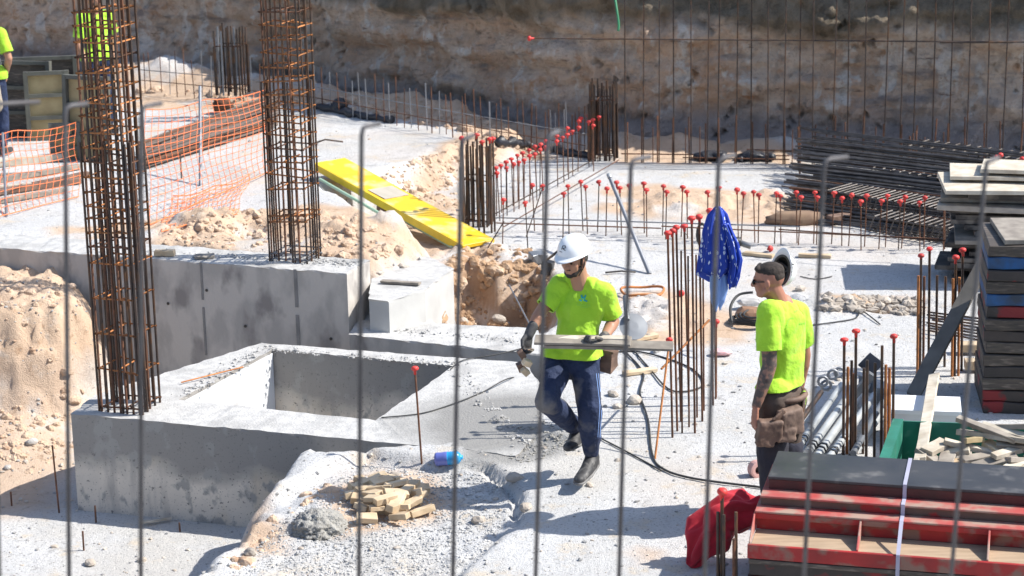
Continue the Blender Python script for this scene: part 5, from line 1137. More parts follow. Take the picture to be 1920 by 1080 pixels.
def rag():
    # red shirt hung over two bars, leaning on the formwork
    path = [((1432, 950), .07), ((1405, 958), .10), ((1375, 962), .115), ((1348, 975), .13), ((1332, 998), .125), ((1318, 1022), .10), ((1303, 1048), .06), ((1292, 1062), .02)]
    C_ = [A(p[0][0], p[0][1], 12.35-.02*i) for i, p in enumerate(path)]; Rr = [p[1] for p in path]
    C2 = smoothpath(C_, 6); R2 = np.interp(np.linspace(0, len(path)-1, len(C2)), range(len(path)), Rr); n = 40; V = []; Fc = []; prev = Vector((0, 1, 0))
    for k, (p, r) in enumerate(zip(C2, R2)):
        d = C2[min(k+1, len(C2)-1)]-C2[max(k-1, 0)]; fr = frame(d, prev); v = k/len(C2)
        for i in range(n):
            a_ = 2*math.pi*i/n; f_ = 1+.20*math.sin(5*a_+5*v)+.13*math.sin(9*a_-9*v+1)+.16*math.sin(17*v+2*a_)+.08*math.sin(31*v-3*a_)
            V.append(p+fr.col[0]*math.cos(a_)*r*.6*f_+fr.col[1]*math.sin(a_)*r*f_)
    for k in range(len(C2)-1):
        for i in range(n): Fc.append((k*n+i, k*n+(i+1) % n, (k+1)*n+(i+1) % n, (k+1)*n+i))
    Fc.append(tuple(range(n-1, -1, -1))); Fc.append(tuple(range((len(C2)-1)*n, len(C2)*n)))
    setp(link('red_shirt', mesh_from(V, Fc, M_red, True)), 'dark red shirt draped over bars beside the red formwork', 'shirt')
rag()
b = W(1352, 1130); capped('red-capped bar holding up the draped red shirt', b, A(1354, 926, b.y), .011, M_steel, None, 1.1)
for i, x in enumerate((1346, 1357, 1380, 1376)):
    b = W(x, 1130+4*i); setp(bar('support_bar', b, A(x, (960, 965, 960, 1010)[i], b.y), .010, M_steel if i != 3 else M_rust), 'dark upright bar under the draped red shirt, %s from the left' % ORD((1, 2, 4, 3)[i]), 'rebar')

# ------------------------------------------------------------------ people
def cap_prim(a, b, ra, rb, flat=1., side=None, n=14):
    a = Vector(a); b = Vector(b); d = b-a; L = d.length
    fr = frame(d if L > 1e-6 else Vector((0, 0, 1)), side); V = []; Fc = []; rows = []
    for k in range(1, 6): t_ = -math.pi/2+k*math.pi/10.; rows.append((a, ra, t_))
    for k in range(0, 5): t_ = k*math.pi/10.; rows.append((b, rb, t_))
    for (c, r, t_) in rows:
        for i in range(n):
            an = 2*math.pi*i/n; V.append(c+fr.col[2]*(r*math.sin(t_))+(fr.col[0]*math.cos(an)+fr.col[1]*math.sin(an)*flat)*(r*math.cos(t_)))
    for k in range(len(rows)-1):
        for i in range(n): Fc.append((k*n+i, k*n+(i+1) % n, (k+1)*n+(i+1) % n, (k+1)*n+i))
    Fc.append(tuple(range(n-1, -1, -1))); Fc.append(tuple(range((len(rows)-1)*n, len(rows)*n)))
    return V, Fc
def ell_prim(c, fr, rad, n=14):
    V = []; Fc = []; c = Vector(c)
    for k in range(1, n):
        t_ = -math.pi/2+math.pi*k/n
        for i in range(n):
            an = 2*math.pi*i/n; q = Vector((math.cos(t_)*math.cos(an)*rad[0], math.cos(t_)*math.sin(an)*rad[1], math.sin(t_)*rad[2])); V.append(c+fr @ q)
    for k in range(n-2):
        for i in range(n): Fc.append((k*n+i, k*n+(i+1) % n, (k+1)*n+(i+1) % n, (k+1)*n+i))
    Fc.append(tuple(range(n-1, -1, -1))); Fc.append(tuple(range((n-2)*n, (n-1)*n)))
    return V, Fc
def blob(name, prims, m, parent, voxel=.009, smooth=3, folds=0., fsc=9., fst=(1, 1, 1), seed=0):
    V, Fc = merge(prims); me = mesh_from(V, Fc); o = bpy.data.objects.new('tmp', me); COL.objects.link(o)
    r = o.modifiers.new('r', 'REMESH'); r.mode = 'VOXEL'; r.voxel_size = voxel
    s = o.modifiers.new('s', 'SMOOTH'); s.factor = .6; s.iterations = smooth
    dg = bpy.context.evaluated_depsgraph_get(); dg.update(); nm = bpy.data.meshes.new_from_object(o.evaluated_get(dg)); bpy.data.objects.remove(o)
    if folds:
        n = len(nm.vertices); co = np.empty(n*3); nm.vertices.foreach_get('co', co); co = co.reshape(-1, 3); no = np.empty(n*3); nm.vertices.foreach_get('normal', no); no = no.reshape(-1, 3)
        P = co*np.array(fst); q = fbm(P+fbm(P, fsc*.5, 2, seed+5)[:, None]*.12, fsc, 3, seed); q = (1-np.abs(q)*2.2)*.6+.4*fbm(P, fsc*2.2, 2, seed+3)
        co += no*(folds*q)[:, None]; nm.vertices.foreach_set('co', co.ravel()); nm.update()
    nm.shade_smooth(); nm.materials.clear(); nm.materials.append(m); nm.name = name
    return link(name, nm, parent)
def hand_prims(w, d, nrm, thumb, curl=.5, s=1., grow=0.):
    # w wrist, d pointing to the fingers, nrm palm normal (fingers curl towards it), thumb side vector
    d = Vector(d).normalized(); nrm = Vector(nrm); nrm = (nrm-d*nrm.dot(d)).normalized(); sd = nrm.cross(d); sd = sd if sd.dot(Vector(thumb)) > 0 else -sd
    pr = [cap_prim(w+d*.02*s, w+d*.075*s, .03*s+grow, .038*s+grow, .5, sd)]
    for i, (o, L) in enumerate(((.030, .070), (.010, .078), (-.010, .072), (-.029, .056))):
        p = w+d*.088*s+sd*o*s; ang = .25*curl
        for k in range(3):
            seg = L*s*(.42, .32, .26)[k]; dd = d*math.cos(ang)+nrm*math.sin(ang)+sd*(o*.8 if k == 0 else 0); q = p+dd*seg; r = (.0095, .0088, .008)[k]*s+grow
            pr.append(cap_prim(p-dd*.008, q, r, r*.93, 1., sd, 8)); p = q; ang += curl*1.1
    p = w+d*.03*s+sd*.026*s; q = p+(sd*.75+d*.65+nrm*.3).normalized()*.042*s; e = q+(d*.85+nrm*.5*curl+sd*.15).normalized()*.036*s
    pr += [cap_prim(p, q, .014*s+grow, .011*s+grow, 1., sd, 8), cap_prim(q, e, .011*s+grow, .009*s+grow, 1., sd, 8)]
    return pr
def head_frame(fwd, up):
    f_ = Vector(fwd).normalized(); u = Vector(up); u = (u-f_*u.dot(f_)).normalized(); r = f_.cross(u); return Matrix((r, f_, u)).transposed()
def head_prims(c, H, s=1.):
    P_ = lambda x, y, z: c+H @ Vector((x, y, z))*s
    pr = [ell_prim(P_(0, -.012, .02), H, (.075*s, .094*s, .088*s)), ell_prim(P_(0, .02, -.045), H, (.056*s, .066*s, .068*s)), ell_prim(P_(0, .058, -.088), H, (.030*s, .026*s, .024*s)),
          cap_prim(P_(-.03, .072, .022), P_(.03, .072, .022), .013*s, .013*s), cap_prim(P_(0, .078, .012), P_(0, .1, -.028), .009*s, .0145*s), cap_prim(P_(-.012, .086, -.03), P_(.012, .086, -.03), .010*s, .010*s),
          cap_prim(P_(-.018, .076, -.056), P_(.018, .076, -.056), .0095*s, .0095*s), cap_prim(P_(-.016, .073, -.067), P_(.016, .073, -.067), .009*s, .009*s)]
    for e in (-1, 1): pr += [ell_prim(P_(e*.077, -.008, -.012), H, (.010*s, .018*s, .031*s)), cap_prim(P_(e*.04, .052, -.02), P_(e*.035, .045, -.05), .024*s, .022*s), cap_prim(P_(e*.055, .0, -.055), P_(e*.03, .045, -.09), .02*s, .018*s)]
    return pr
def trim(o, p, n, near=None, rad=0.):
    # cut a garment clean along a hem or cuff and turn the edge inwards
    bm = bmesh.new(); bm.from_mesh(o.data); p = Vector(p); n = Vector(n).normalized()
    fs = list(bm.faces) if near is None else [f for f in bm.faces if (f.calc_center_median()-near).length < rad]
    es = set(e for f in fs for e in f.edges); vs = set(v for f in fs for v in f.verts)
    bmesh.ops.bisect_plane(bm, geom=fs+list(es)+list(vs), plane_co=p, plane_no=n, clear_outer=True)
    be = [e for e in bm.edges if e.is_boundary and abs((e.verts[0].co-p).dot(n)) < .004]
    if be:
        bvs = set(v for e in be for v in e.verts); c = sum((v.co for v in bvs), Vector())/len(bvs)
        r = bmesh.ops.extrude_edge_only(bm, edges=be)
        for v in [g for g in r['geom'] if isinstance(g, bmesh.types.BMVert)]: v.co += (c-v.co).normalized()*.008-n*.006
    for f in bm.faces: f.smooth = True
    bm.to_mesh(o.data); bm.free()
def box_prim(c, rot3, size):
    V = [Vector(c)+rot3 @ Vector((x*size[0]/2, y*size[1]/2, z*size[2]/2)) for x in (-1, 1) for y in (-1, 1) for z in (-1, 1)]
    return V, [(0, 1, 3, 2), (4, 6, 7, 5), (0, 4, 5, 1), (2, 3, 7, 6), (0, 2, 6, 4), (1, 5, 7, 3)]
def person(label, J, cfg):
    t = thing('person', label, 'person', tuple(cfg['base'])); J = {k: Vector(v) for k, v in J.items()}; H = head_frame(cfg['face'], cfg.get('hup', (0, 0, 1))); s = cfg.get('s', 1.)
    side = (J['sl']-J['sr']).normalized(); vx = cfg.get('voxel', .008); hc = J['head']
    mid_s = (J['sl']+J['sr'])/2; mid_h = (J['hl']+J['hr'])/2
    body = head_prims(hc, H, s*1.0)
    body += [cap_prim(mid_s+Vector((0, 0, .0)), hc+H @ Vector((0, -.02, -.05)), .064*s, .058*s), cap_prim(mid_s+Vector((0, 0, .04)), mid_s-Vector((0, 0, .1)), .08*s, .1*s, .8, side)]
    body += [cap_prim(mid_h, mid_s-Vector((0, 0, .1)), .105*s, .115*s, .75, side), cap_prim(J['sl'], J['sr'], .055*s, .055*s), cap_prim(J['hl'], J['hr'], .09*s, .09*s)]
    for e in 'lr':
        body += [cap_prim(J['s'+e], J['e'+e], .052*s, .042*s), cap_prim(J['e'+e], J['e'+e].lerp(J['w'+e], .3), .042*s, .043*s), cap_prim(J['e'+e].lerp(J['w'+e], .3), J['w'+e], .043*s, .028*s, .85)]
        body += [cap_prim(J['h'+e], J['k'+e], .08*s, .055*s), cap_prim(J['k'+e], J['a'+e], .052*s, .036*s)]
        hd = cfg['hand'+e]; body += hand_prims(J['w'+e], hd[0], hd[1], hd[2], hd[3], s*1.02)
    blob('body', body, cfg.get('skin', M_skin), t, cfg.get('bvox', .006), 2)
    # shirt
    sh = [cap_prim(mid_h.lerp(mid_s, .1), mid_h.lerp(mid_s, .55), .132*s, .138*s, .82, side), cap_prim(mid_h.lerp(mid_s, .55), mid_s-Vector((0, 0, .10)), .142*s, .148*s, .78, side),
          cap_prim(mid_s-Vector((0, 0, .10)), mid_s-Vector((0, 0, .03)), .15*s, .1*s, .7, side), cap_prim(J['sl']-Vector((0, 0, .01)), J['sr']-Vector((0, 0, .01)), .064*s, .064*s), cap_prim(J['sl'].lerp(mid_s, .5)+Vector((0, 0, .022)), J['sr'].lerp(mid_s, .5)+Vector((0, 0, .022)), .06*s, .06*s)]
    for e in 'lr':
        b_ = (J['s'+e].lerp(mid_s, .1)); sh += [cap_prim(b_, mid_s.lerp(mid_h, .35)+(J['s'+e]-mid_s)*.45, .07*s, .09*s)]
    sh += [cap_prim(mid_h-Vector((0, 0, .04)), mid_h.lerp(mid_s, .2), .142*s, .138*s, .84, side), cap_prim(J['hl']+Vector((0, 0, .02)), J['hr']+Vector((0, 0, .02)), .128*s, .128*s)]
    shirt = blob('shirt', sh, cfg.get('shirt', M_hiv), t, vx, 3, cfg.get('fold', .010), 4.2, (1, 1, .6), cfg.get('seed', 0))
    hp = A(960, cfg['hem_y'], mid_h.y) if 'hem_y' in cfg else mid_h+Vector((0, 0, -.02)); trim(shirt, hp, Vector(cfg.get('hem_n', (0, 0, -1))))
    for e in 'lr':
        d_ = (J['e'+e]-J['s'+e]).normalized(); q = J['s'+e].lerp(J['e'+e], cfg.get('slv', .72))
        sl = blob('sleeve', [cap_prim(J['s'+e]+d_*.0, q+d_*.05, .067*s, .076*s), cap_prim(J['s'+e].lerp(mid_s, .25), J['s'+e], .07*s, .067*s)], cfg.get('shirt', M_hiv), shirt, vx, 2, cfg.get('fold', .01)*.7, 5, (1, 1, .8), 60)
        trim(sl, q+d_*.015, d_)
    tr = [cap_prim(J['hl'], J['hr'], .108*s, .108*s), cap_prim(mid_h, mid_h+Vector((0, 0, .06)), .12*s, .118*s, .82, side)]
    for e in 'lr':
        tr += [cap_prim(J['h'+e], J['k'+e], .102*s, .076*s), cap_prim(J['k'+e], J['k'+e].lerp(J['a'+e], .45), .076*s, .074*s), cap_prim(J['k'+e].lerp(J['a'+e], .45), J['k'+e].lerp(J['a'+e], .9), .072*s, .052*s)]
    blob('trousers', tr, cfg.get('trs', M_navy), t, vx, 3, .018, 5, (1, 1, .9), cfg.get('seed', 0)+40)
    for e in 'lr':
        a_ = J['a'+e]; tt = J['t'+e]; d = (tt-a_); up_ = cfg.get('shoeup'+e, Vector((0, 0, 1))); heel = cfg.get('heel'+e)
        heel = Vector(heel) if heel is not None else Vector((a_.x, a_.y, a_.z))-Vector((0, 0, .055))-Vector((d.x, d.y, 0)).normalized()*.03
        sdv = Vector(up_).cross(tt-heel)
        sp = [cap_prim(heel, heel.lerp(tt, .45), .043*s, .048*s, .9, sdv), cap_prim(heel.lerp(tt, .45), tt, .050*s, .040*s, .8, sdv), cap_prim(a_+(heel-a_)*.1, heel.lerp(tt, .2), .05*s, .048*s), cap_prim(a_.lerp(heel, .3), heel.lerp(tt, .55), .05*s, .044*s)]
        so = blob('shoe', sp, M_shoe, t, .006, 2)
        un = Vector(up_).normalized(); blob('sole', [cap_prim(heel-un*.026-(tt-heel).normalized()*.008, heel.lerp(tt, .5)-un*.03, .046*s, .05*s, .4, sdv), cap_prim(heel.lerp(tt, .5)-un*.03, tt-un*.02, .052*s, .044*s, .4, sdv)], M_sole, so, .006, 1)
    return t, H, shirt
def helmet(parent, c, H, s=1., name='hard_hat', inside=False, top=False, lab=None):
    # shell, visor brim and crown ridges in the head frame
    V = []; Fc = []; n = 36; rows = 12
    for k in range(rows+1):
        ph = math.pi/2*k/rows
        for i in range(n):
            a_ = 2*math.pi*i/n; x, y = math.cos(a_), math.sin(a_); rx, ry, rz = .108, .130, .118
            rid = 1+.018*math.exp(-(x*6)**2)*math.sin(ph)*(1 if y > -.9 else 0)+.012*math.exp(-((abs(x)-.35)*9)**2)
            cq = math.cos(ph)**.78; V.append(Vector((x*rx*cq*rid, y*ry*cq*rid-.005, rz*math.sin(ph)*rid*.97)))
    for k in range(rows):
        for i in range(n): Fc.append((k*n+i, k*n+(i+1) % n, (k+1)*n+(i+1) % n, (k+1)*n+i))
    # brim
    o = len(V)
    for (e, dz) in ((1.0, 0.), (1.0, -.004), (1.06, -.008), (1.09, -.012), (1.07, -.016), (1.0, -.012), (.965, -.004), (.965, .0)):
        for i in range(n):
            a_ = 2*math.pi*i/n; x, y = math.cos(a_), math.sin(a_); vis = max(0, y)**2*.048*(1 if e > 1.03 else 0)*((e-1)/.09)
            V.append(Vector((x*.108*e*(1.0), y*.130*e+vis-.005, dz-vis*.35)))
    for k in range(7):
        for i in range(n): Fc.append((o+k*n+i, o+(k+1)*n+i, o+(k+1)*n+(i+1) % n, o+k*n+(i+1) % n))
    o = len(V)  # inner shell
    for k in range(rows+1):
        ph = math.pi/2*k/rows
        for i in range(n): a_ = 2*math.pi*i/n; V.append(Vector((math.cos(a_)*.103*math.cos(ph), math.sin(a_)*.125*math.cos(ph)-.005, .113*math.sin(ph))))
    for k in range(rows):
        for i in range(n): Fc.append((o+k*n+i, o+(k+1)*n+i, o+(k+1)*n+(i+1) % n, o+k*n+(i+1) % n))
    M_ = MX(c, H, (s, s, s))
    if top: t = thing(name, lab, 'hard hat', tuple(c))
    else: t = link(name, mesh_from(V, Fc, M_white, True), parent, M_)
    if top: link('shell', mesh_from(V, Fc, M_white, True), t, M_)
    P_ = lambda x, y, z: M_ @ Vector((x, y, z))
    if inside:
        V2, F2 = tube_geo([P_(math.cos(a_)*.095, math.sin(a_)*.115, .004) for a_ in [k*math.pi/12 for k in range(24)]], .012, 6, True); link('headband', mesh_from(V2, F2, M_black, True), t)
        for k in range(3):
            a_ = k*math.pi/3+.3; pts = [P_(math.cos(a_)*.095*math.cos(q), math.sin(a_)*.115*math.cos(q), .1*math.sin(q)*.8) for q in [j*math.pi/10 for j in range(11)]]
            V2, F2 = tube_geo(pts, .014, 5); link('cradle_strap', mesh_from(V2, F2, M_black, True), t)
        V2, F2 = lathe_geo([(.098, .0), (.095, .03), (.08, .065), (.05, .09), (0, .1)], 24); link('lining', mesh_from([Vector((v.x, v.y*1.2, v.z)) for v in V2], F2, mat('dark_lining', (.03, .035, .03), None, .7, 0, 5, 0), True), t, M_)
    return t

# -- walking worker
Y1 = 13.8
J = dict(head=A(1076, 486, Y1-.06), sl=A(1131, 548, Y1-.04), sr=A(1049, 536, Y1+.06), el=A(1150, 603, Y1+.02), wl=A(1131, 636, Y1-.22), er=A(1014, 585, Y1-.02), wr=A(993, 622, Y1-.12),
         hl=A(1096, 678, Y1-.02), hr=A(1049, 676, Y1+.04), kl=A(1106, 762, Y1-.12), al=A(1110, 854, Y1-.02), tl=A(1086, 899, Y1-.25), kr=A(1024, 752, Y1-.26), ar=A(1082, 803, Y1+.12), tr=A(1066, 838, Y1-.02))
cfg = dict(base=(J['al'].x, J['al'].y, 0), hem_y=667, face=(-.6, -.78, -.16), hup=(0, 0, 1), s=1.0, trs=M_navyd, seed=3, hem=(0, 0, .0), fold=.036,
           handl=((-.75, -.5, -.05), (-.1, .2, .9), (.1, -1, .3), .9), handr=((-.22, -.1, -.95), (.5, -.6, 0), (-.2, -.9, 0), .9), shoeupr=Vector((-.35, -.5, .75)), heelr=A(1085, 822, Y1+.14))
t1, H1, shirt1 = person('walking worker in yellow shirt, navy joggers and white hard hat carrying boards', J, cfg)
helmet(t1, J['head']+H1 @ Vector((0, -.008, .058)), H1, .96, 'hard_hat')
hh = [o for o in t1.children if o.name.startswith('hard_hat')][0]
P_ = lambda x, y, z: J['head']+H1 @ Vector((x, y, z))
blob('beard', [cap_prim(P_(-.052, .018, -.05), P_(-.03, .05, -.083), .018, .02), cap_prim(P_(.052, .018, -.05), P_(.03, .05, -.083), .018, .02), cap_prim(P_(-.03, .05, -.083), P_(.03, .05, -.083), .022, .022), ell_prim(P_(0, .062, -.09), H1, (.03, .026, .022)), cap_prim(P_(-.02, .082, -.045), P_(.02, .082, -.045), .0065, .0065)], M_hair, t1, .005, 1)
blob('hair', [ell_prim(P_(0, -.045, .0), H1, (.074, .062, .06)), cap_prim(P_(-.073, .012, .012), P_(-.068, .014, -.025), .010, .008), cap_prim(P_(.073, .012, .012), P_(.068, .014, -.025), .010, .008)], M_hair, t1, .006, 1)
for e in (-1, 1):
    link('eye', mesh_from(*ell_prim(P_(e*.029, .073, .0), H1, (.011, .007, .006)), M_glass, True), t1)
    blob('eyebrow', [cap_prim(P_(e*.018, .084, .017), P_(e*.043, .072, .018), .0045, .004)], M_hair, t1, .003, 1)
    tube('chin_strap', [P_(e*.09, -.02, .03), P_(e*.083, .01, -.04), P_(e*.05, .03, -.1)], .004, M_black, t1)
gl_r = blob('glove', hand_prims(J['wr'], cfg['handr'][0], cfg['handr'][1], cfg['handr'][2], .9, 1.05, .003)+[cap_prim(J['wr']+(J['er']-J['wr']).normalized()*.05, J['wr']+Vector(cfg['handr'][0])*.02, .037, .034)], M_glove, t1, .005, 1)
gl_l = blob('glove', hand_prims(J['wl'], cfg['handl'][0], cfg['handl'][1], cfg['handl'][2], .9, 1.05, .003)+[cap_prim(J['wl']+(J['el']-J['wl']).normalized()*.04, J['wl']+Vector(cfg['handl'][0])*.02, .037, .034)], M_glove, t1, .005, 1)
for e in 'lr':
    blob('sock', [cap_prim(J['a'+e], J['k'+e].lerp(J['a'+e], .86), .043, .04)], M_white, t1, .007, 1)
# tool pouch on his left hip
pc = A(1142, 672, Y1+.05)
po = chipped_box('tool_pouch', pc, eul(10, 6, -25), (.09, .13, .17), M_leather, t1, .006, 3, 5); box('pouch_lip', pc+Vector((.01, -.02, .085)), eul(10, 6, -25), (.1, .14, .012), M_leather, po)
blob('waist_tie', [cap_prim(A(1040, 640, Y1-.02), A(1040, 662, Y1-.02), .014, .012)], M_black, t1, .005, 1)
# prints
def decal_world(name, obj, strokes, m, parent, off=.004):
    M_ = WM[obj.name]; bv = BVHTree.FromPolygons([M_ @ v.co for v in obj.data.vertices], [tuple(p.vertices) for p in obj.data.polygons]); V = []; Fc = []
    for pts, w in strokes:
        P = [Vector((p[0], p[1])) for p in pts]; Q = []
        for a_, b_ in zip(P, P[1:]):
            n = max(1, int((b_-a_).length/1.2)); Q += [a_.lerp(b_, k/n) for k in range(n)]
        Q.append(P[-1]); last = None
        for i, p in enumerate(Q):
            d = (Q[min(i+1, len(Q)-1)]-Q[max(i-1, 0)]); d = d.normalized() if d.length else Vector((1, 0)); nn = Vector((-d.y, d.x))*w/2; row = []
            for s_ in (-1, 1):
                q = p+nn*s_; h = bv.ray_cast(CAMP, ray(q.x, q.y).normalized())
                if h[0] is None: row = None; break
                V.append(h[0]-ray(q.x, q.y).normalized()*off); row.append(len(V)-1)
            if row and last: Fc.append((last[0], last[1], row[1], row[0]))
            last = row
    if Fc: link(name, mesh_from(V, Fc, m), parent)
    else: print('decal missed', name)
decal_world('helmet_emblem', hh, [([(1053, 468), (1055, 461), (1060, 461), (1060, 465), (1055, 466), (1060, 470)], 1.3), ([(1049, 471), (1054, 473)], 1.)], M_glass, t1)
decal_world('chest_emblem', shirt1, [([(1090, 553), (1092, 560)], 3.2), ([(1098, 553), (1096, 560)], 2.6), ([(1086, 562), (1091, 564)], 3), ([(1094, 562), (1101, 565)], 3), ([(1091, 558), (1097, 558)], 2)], M_logo, t1)
decal_world('chest_lettering', shirt1, [([(1083+i*3.6, 568.5+i*.3), (1083+i*3.6, 572.5+i*.3), (1085.4+i*3.6, 572.5+i*.3)], 1.1) for i in range(7)]+[([(1088, 576), (1102, 577)], 1.)], M_logof, t1)
decal_world('trouser_stripe', [o for o in t1.children if o.name.startswith('trousers')][0], [([(1118+k, 700), (1125+k, 760), (1121+k, 820)], .9) for k in (0, 4)], M_lblue, t1)
# what he carries
cb = A(1096, 641, Y1-.24)
setp(plank('carried_board', A(1003, 637, Y1-.22), A(1183, 640, Y1-.30), .11, .020, M_wgrey, None, (.05, -.25, 1), 21), 'upper short grey board carried at the walking worker hip', 'board')
setp(plank('carried_board', A(1020, 643, Y1-.22), A(1262, 650, Y1-.32), .10, .022, M_wgrey, None, (.05, -.25, 1), 22), 'long thin grey board carried at the walking worker hip', 'board')
setp(plank('carried_board', A(1024, 633, Y1-.20), A(1178, 634, Y1-.28), .05, .014, M_wpale, None, (.05, -.25, 1), 23), 'narrow pale board lying on top of the carried boards', 'board')
for i, (x, y, an) in enumerate(((978, 664, 20), (988, 680, -10), (975, 688, 30), (984, 696, 10))):
    setp(chipped_box('held_block', A(x, y, Y1-.2-.02*(i % 2)), eul(20, 35+an, 30), (.06, .045, .04), M_wood if i % 2 else M_leather, None, .002, 1, 600+i), 'small wood block held in the walking worker right glove, %s from the top' % ORD(i+1), 'wood block')

# -- tattooed worker seen from behind left
Y2 = 13.0
J = dict(head=A(1440, 524, Y2-.02), sl=A(1440, 586, Y2-.10), sr=A(1495, 586, Y2+.14), el=A(1443, 685, Y2-.16), wl=A(1418, 762, Y2-.20), er=A(1508, 665, Y2+.22), wr=A(1500, 725, Y2+.26),
         hl=A(1450, 748, Y2-.07), hr=A(1480, 748, Y2+.12), kl=A(1448, 855, Y2-.08), al=A(1452, 950, Y2-.05), tl=A(1425, 972, Y2-.14), kr=A(1475, 855, Y2+.14), ar=A(1478, 945, Y2+.16), tr=A(1452, 966, Y2+.12))
cfg = dict(hem_y=728, base=(J['al'].x, J['al'].y, 0), face=(-.93, .30, -.12), s=1.02, trs=M_brown, skin=M_skinred, seed=9, hem=(0, 0, .0), fold=.030, slv=.66,
           handl=((-.12, -.1, -1), (.9, .3, .1), (-.2, .9, 0), .35), handr=((-.3, 0, -.9), (-.9, 0, 0), (0, -1, 0), .5))
t2, H2, shirt2 = person('worker with tattooed arm and sunglasses in yellow shirt beside the red formwork', J, cfg)
P_ = lambda x, y, z: J['head']+H2 @ Vector((x, y, z))
blob('hair', [ell_prim(P_(0, -.02, .054), H2, (.073, .09, .058)), ell_prim(P_(0, -.052, .024), H2, (.066, .056, .054)), cap_prim(P_(-.045, .05, .082), P_(.045, .05, .082), .018, .018)], mat('cropped_dark_hair', (.05, .036, .028), (.022, .016, .013), .8, 0, 40, 1., 200, .006, 0), t2, .005, 1, .003, 34)
tube('sunglasses', [P_(-.079, -.012, .004), P_(-.068, .06, .004), P_(-.04, .088, .004), P_(0, .094, .006), P_(.04, .088, .004), P_(.068, .06, .004), P_(.079, -.012, .004)], .004, M_black, t2)
for e in (-1, 1): link('lens', mesh_from(*ell_prim(P_(e*.035, .085, -.003), H2, (.027, .009, .018)), M_glass, True), t2)
blob('tattoo_sleeve', [cap_prim(J['sl'].lerp(J['el'], .5), J['el'], .0535, .0465), cap_prim(J['el'], J['el'].lerp(J['wl'], .3), .0465, .0475), cap_prim(J['el'].lerp(J['wl'], .3), J['wl'].lerp(J['el'], .04), .0475, .0315, .88)], M_tatt, t2, .006, 2)
blob('lower_trousers', [cap_prim(J['kl'].lerp(J['hl'], .2), J['al'].lerp(J['kl'], .1), .104, .082), cap_prim(J['kr'].lerp(J['hr'], .2), J['ar'].lerp(J['kr'], .1), .104, .082)], mat('dark_work_trousers', (.035, .03, .032), (.02, .022, .04), .85, 0, 4, .4, 30, .01, 0), t2, .009, 2, .008, 6)
# belt and pouches
c_ = (J['hl']+J['hr'])/2
V, Fc = tube_geo([c_+Vector((math.cos(a_)*.15, math.sin(a_)*.17, .04)) for a_ in [k*math.pi/12 for k in range(24)]], .02, 6, True)
link('tool_belt', mesh_from(V, Fc, M_leather, True), t2)
blob('belt_pouch', [box_prim(A(1442, 806, Y2-.24), eul(6, 4, 12), (.15, .07, .13)), box_prim(A(1436, 822, Y2-.24), eul(4, 10, 10), (.11, .06, .09))], M_leather, t2, .008, 3, .012, 9)
blob('belt_pouch', [box_prim(A(1482, 790, Y2-.17), eul(6, -8, 24), (.15, .07, .17)), box_prim(A(1472, 815, Y2-.19), eul(4, -4, 18), (.12, .06, .08))], mat('light_pouch_leather', (.22, .15, .115), (.15, .10, .075), .75, 0, 9, .4, 30, .008, .02), t2, .008, 3, .014, 9, (1, 1, 1), 4)
blob('pouch_flap', [box_prim(A(1462, 782, Y2-.24), eul(30, -35, 20), (.10, .012, .08))], M_leather, t2, .006, 1, .006, 9)
tube('pouch_seam', [A(1450, 790, Y2-.265), A(1455, 800, Y2-.27), A(1451, 818, Y2-.265)], .005, M_pole, t2)
tube('hammer_handle', [A(1509, 735, Y2-.02), A(1500, 800, Y2-.06), A(1490, 828, Y2-.08)], .014, M_steel, t2)
blob('rag', [cap_prim(A(1508, 738, Y2+.0), A(1506, 758, Y2), .02, .016)], M_hiv, t2, .006, 1)
arc = [([(1489+9*math.cos(a_)-4, 612-16*math.sin(a_)), (1489+9*math.cos(a_+.12)-4, 612-16*math.sin(a_+.12))], 2.) for a_ in [1.2+.28*k for k in range(8)]]
decal_world('back_print', shirt2, arc, M_logof, t2)
decal_world('back_print_letters', shirt2, [([(1499+4*k, 607.5-.5*k), (1501.5+4*k, 607.2-.5*k)], 2.2) for k in range(5)], M_logof, t2)
decal_world('back_print_name', shirt2, [([(1490+3.4*k, 581+(k-3)**2*.35), (1492+3.4*k, 580.8+(k-3)**2*.35)], 2.) for k in range(8)], M_logof, t2)
Hh = head_frame((.25, -.1, .96), (.80, .56, -.12))
helmet(None, A(1466, 506, Y2+.13), Hh, .82, 'hard_hat', True, True, 'upturned white hard hat with black lining hanging behind the tattooed worker head')

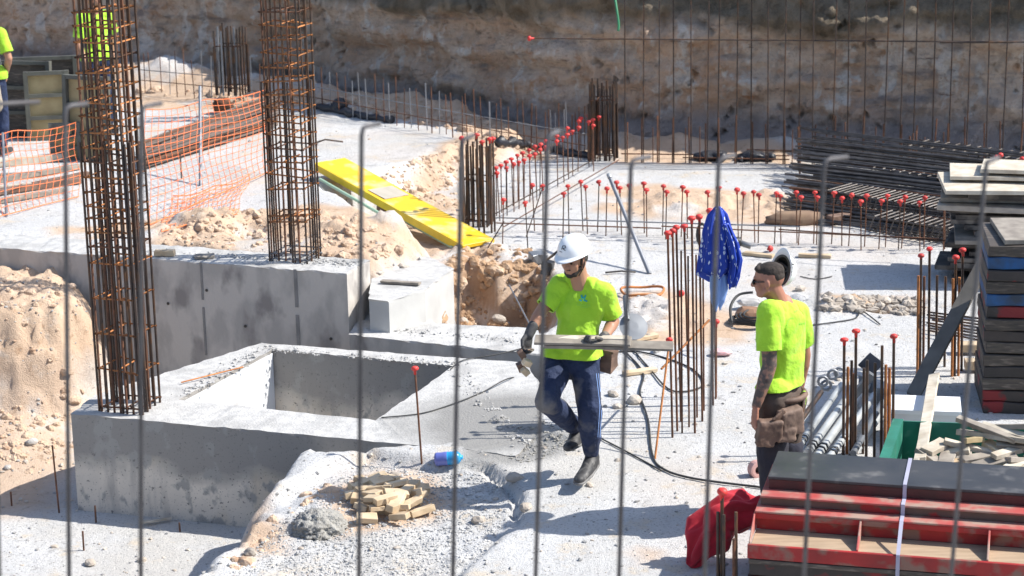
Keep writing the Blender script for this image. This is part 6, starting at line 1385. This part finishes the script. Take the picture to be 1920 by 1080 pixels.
# -- far left worker and the one behind the column
def simple_worker(label, x, yfeet, zf, ytop_sh, flip, face, navy_band=False, seed=0, arm='down'):
    g_ = G(x, yfeet, 0, zf); Yc = g_.y; z0 = g_.z
    fwd = Vector((face[0], face[1], 0)).normalized(); rt = Vector((fwd.y, -fwd.x, 0)); C0 = Vector((g_.x, g_.y, z0))
    Q = lambda r, f_, z: C0+rt*r+fwd*f_+Vector((0, 0, z))
    J = dict(head=Q(0, .03, 1.63), sr=Q(.18, 0, 1.42), sl=Q(-.18, 0, 1.42), er=Q(.27, -.04, 1.14), wr=Q(.17, .1, .95), el=Q(-.27, -.04, 1.14), wl=Q(-.17, .1, .95), hr=Q(.09, 0, .92), hl=Q(-.09, 0, .92), kr=Q(.1, .04, .5), kl=Q(-.1, .02, .5), ar=Q(.1, -.01, .09), al=Q(-.1, 0, .09), tr=Q(.12, .15, .045), tl=Q(-.12, .15, .045))
    if arm == 'down': J['er'] = Q(.24, .0, 1.12); J['wr'] = Q(.22, .12, .9)
    cfg = dict(base=tuple(C0), face=(face[0], face[1], -.2), s=1., trs=M_navy, seed=seed, voxel=.014, bvox=.011, handl=((.5, .3, -.8) if arm != 'down' else (0, 0, -1), rt, fwd, .5), handr=((-.2, .2, -.9), -rt, fwd, .5))
    tt, Hq, sh_ = person(label, J, cfg)
    return tt, Hq, sh_, J, Q
t3, H3, s3_, J3, Q3 = simple_worker('worker cut by the left edge in yellow and navy shirt with beige tool pouch', -8, 292, .2, 60, 1, (.15, .95), True, 21, 'hip')
mid = (J3['hl']+J3['hr'])/2
blob('shirt_band', [cap_prim(mid+Vector((0, 0, .07)), mid+Vector((0, 0, .13)), .150, .152, .82, (J3['sl']-J3['sr']))], M_navy, t3, .014, 2)
blob('shirt_stripe', [cap_prim(mid+Vector((0, 0, .15)), mid+Vector((0, 0, .152)), .155, .155, .82, (J3['sl']-J3['sr']))], mat('reflective_grey', (.4, .42, .45), None, .4, 0, 5, 0), t3, .014, 2)
blob('tool_pouch', [cap_prim(Q3(.06, -.12, .86), Q3(.08, -.13, .62), .1, .11, .6, (1, 0, 0)), cap_prim(Q3(-.08, -.12, .84), Q3(-.07, -.13, .66), .09, .09, .6, (1, 0, 0))], mat('beige_canvas', (.4, .34, .27), (.3, .26, .2), .85, 0, 8, .3), t3, .014, 2, .006)
blob('hair', [ell_prim(J3['head']+H3 @ Vector((0, -.02, .03)), H3, (.08, .1, .085))], M_hair, t3, .012, 1)
t4, H4, s4_, J4, Q4 = simple_worker('worker in yellow vest standing behind the tall rebar column', 192, 248, .2, 30, 1, (.6, -.75), False, 22)
blob('hair', [ell_prim(J4['head']+H4 @ Vector((0, -.02, .03)), H4, (.08, .1, .085))], mat('reddish_hair', (.18, .07, .04), None, .8), t4, .012, 1)

print('objects', len(bpy.data.objects))
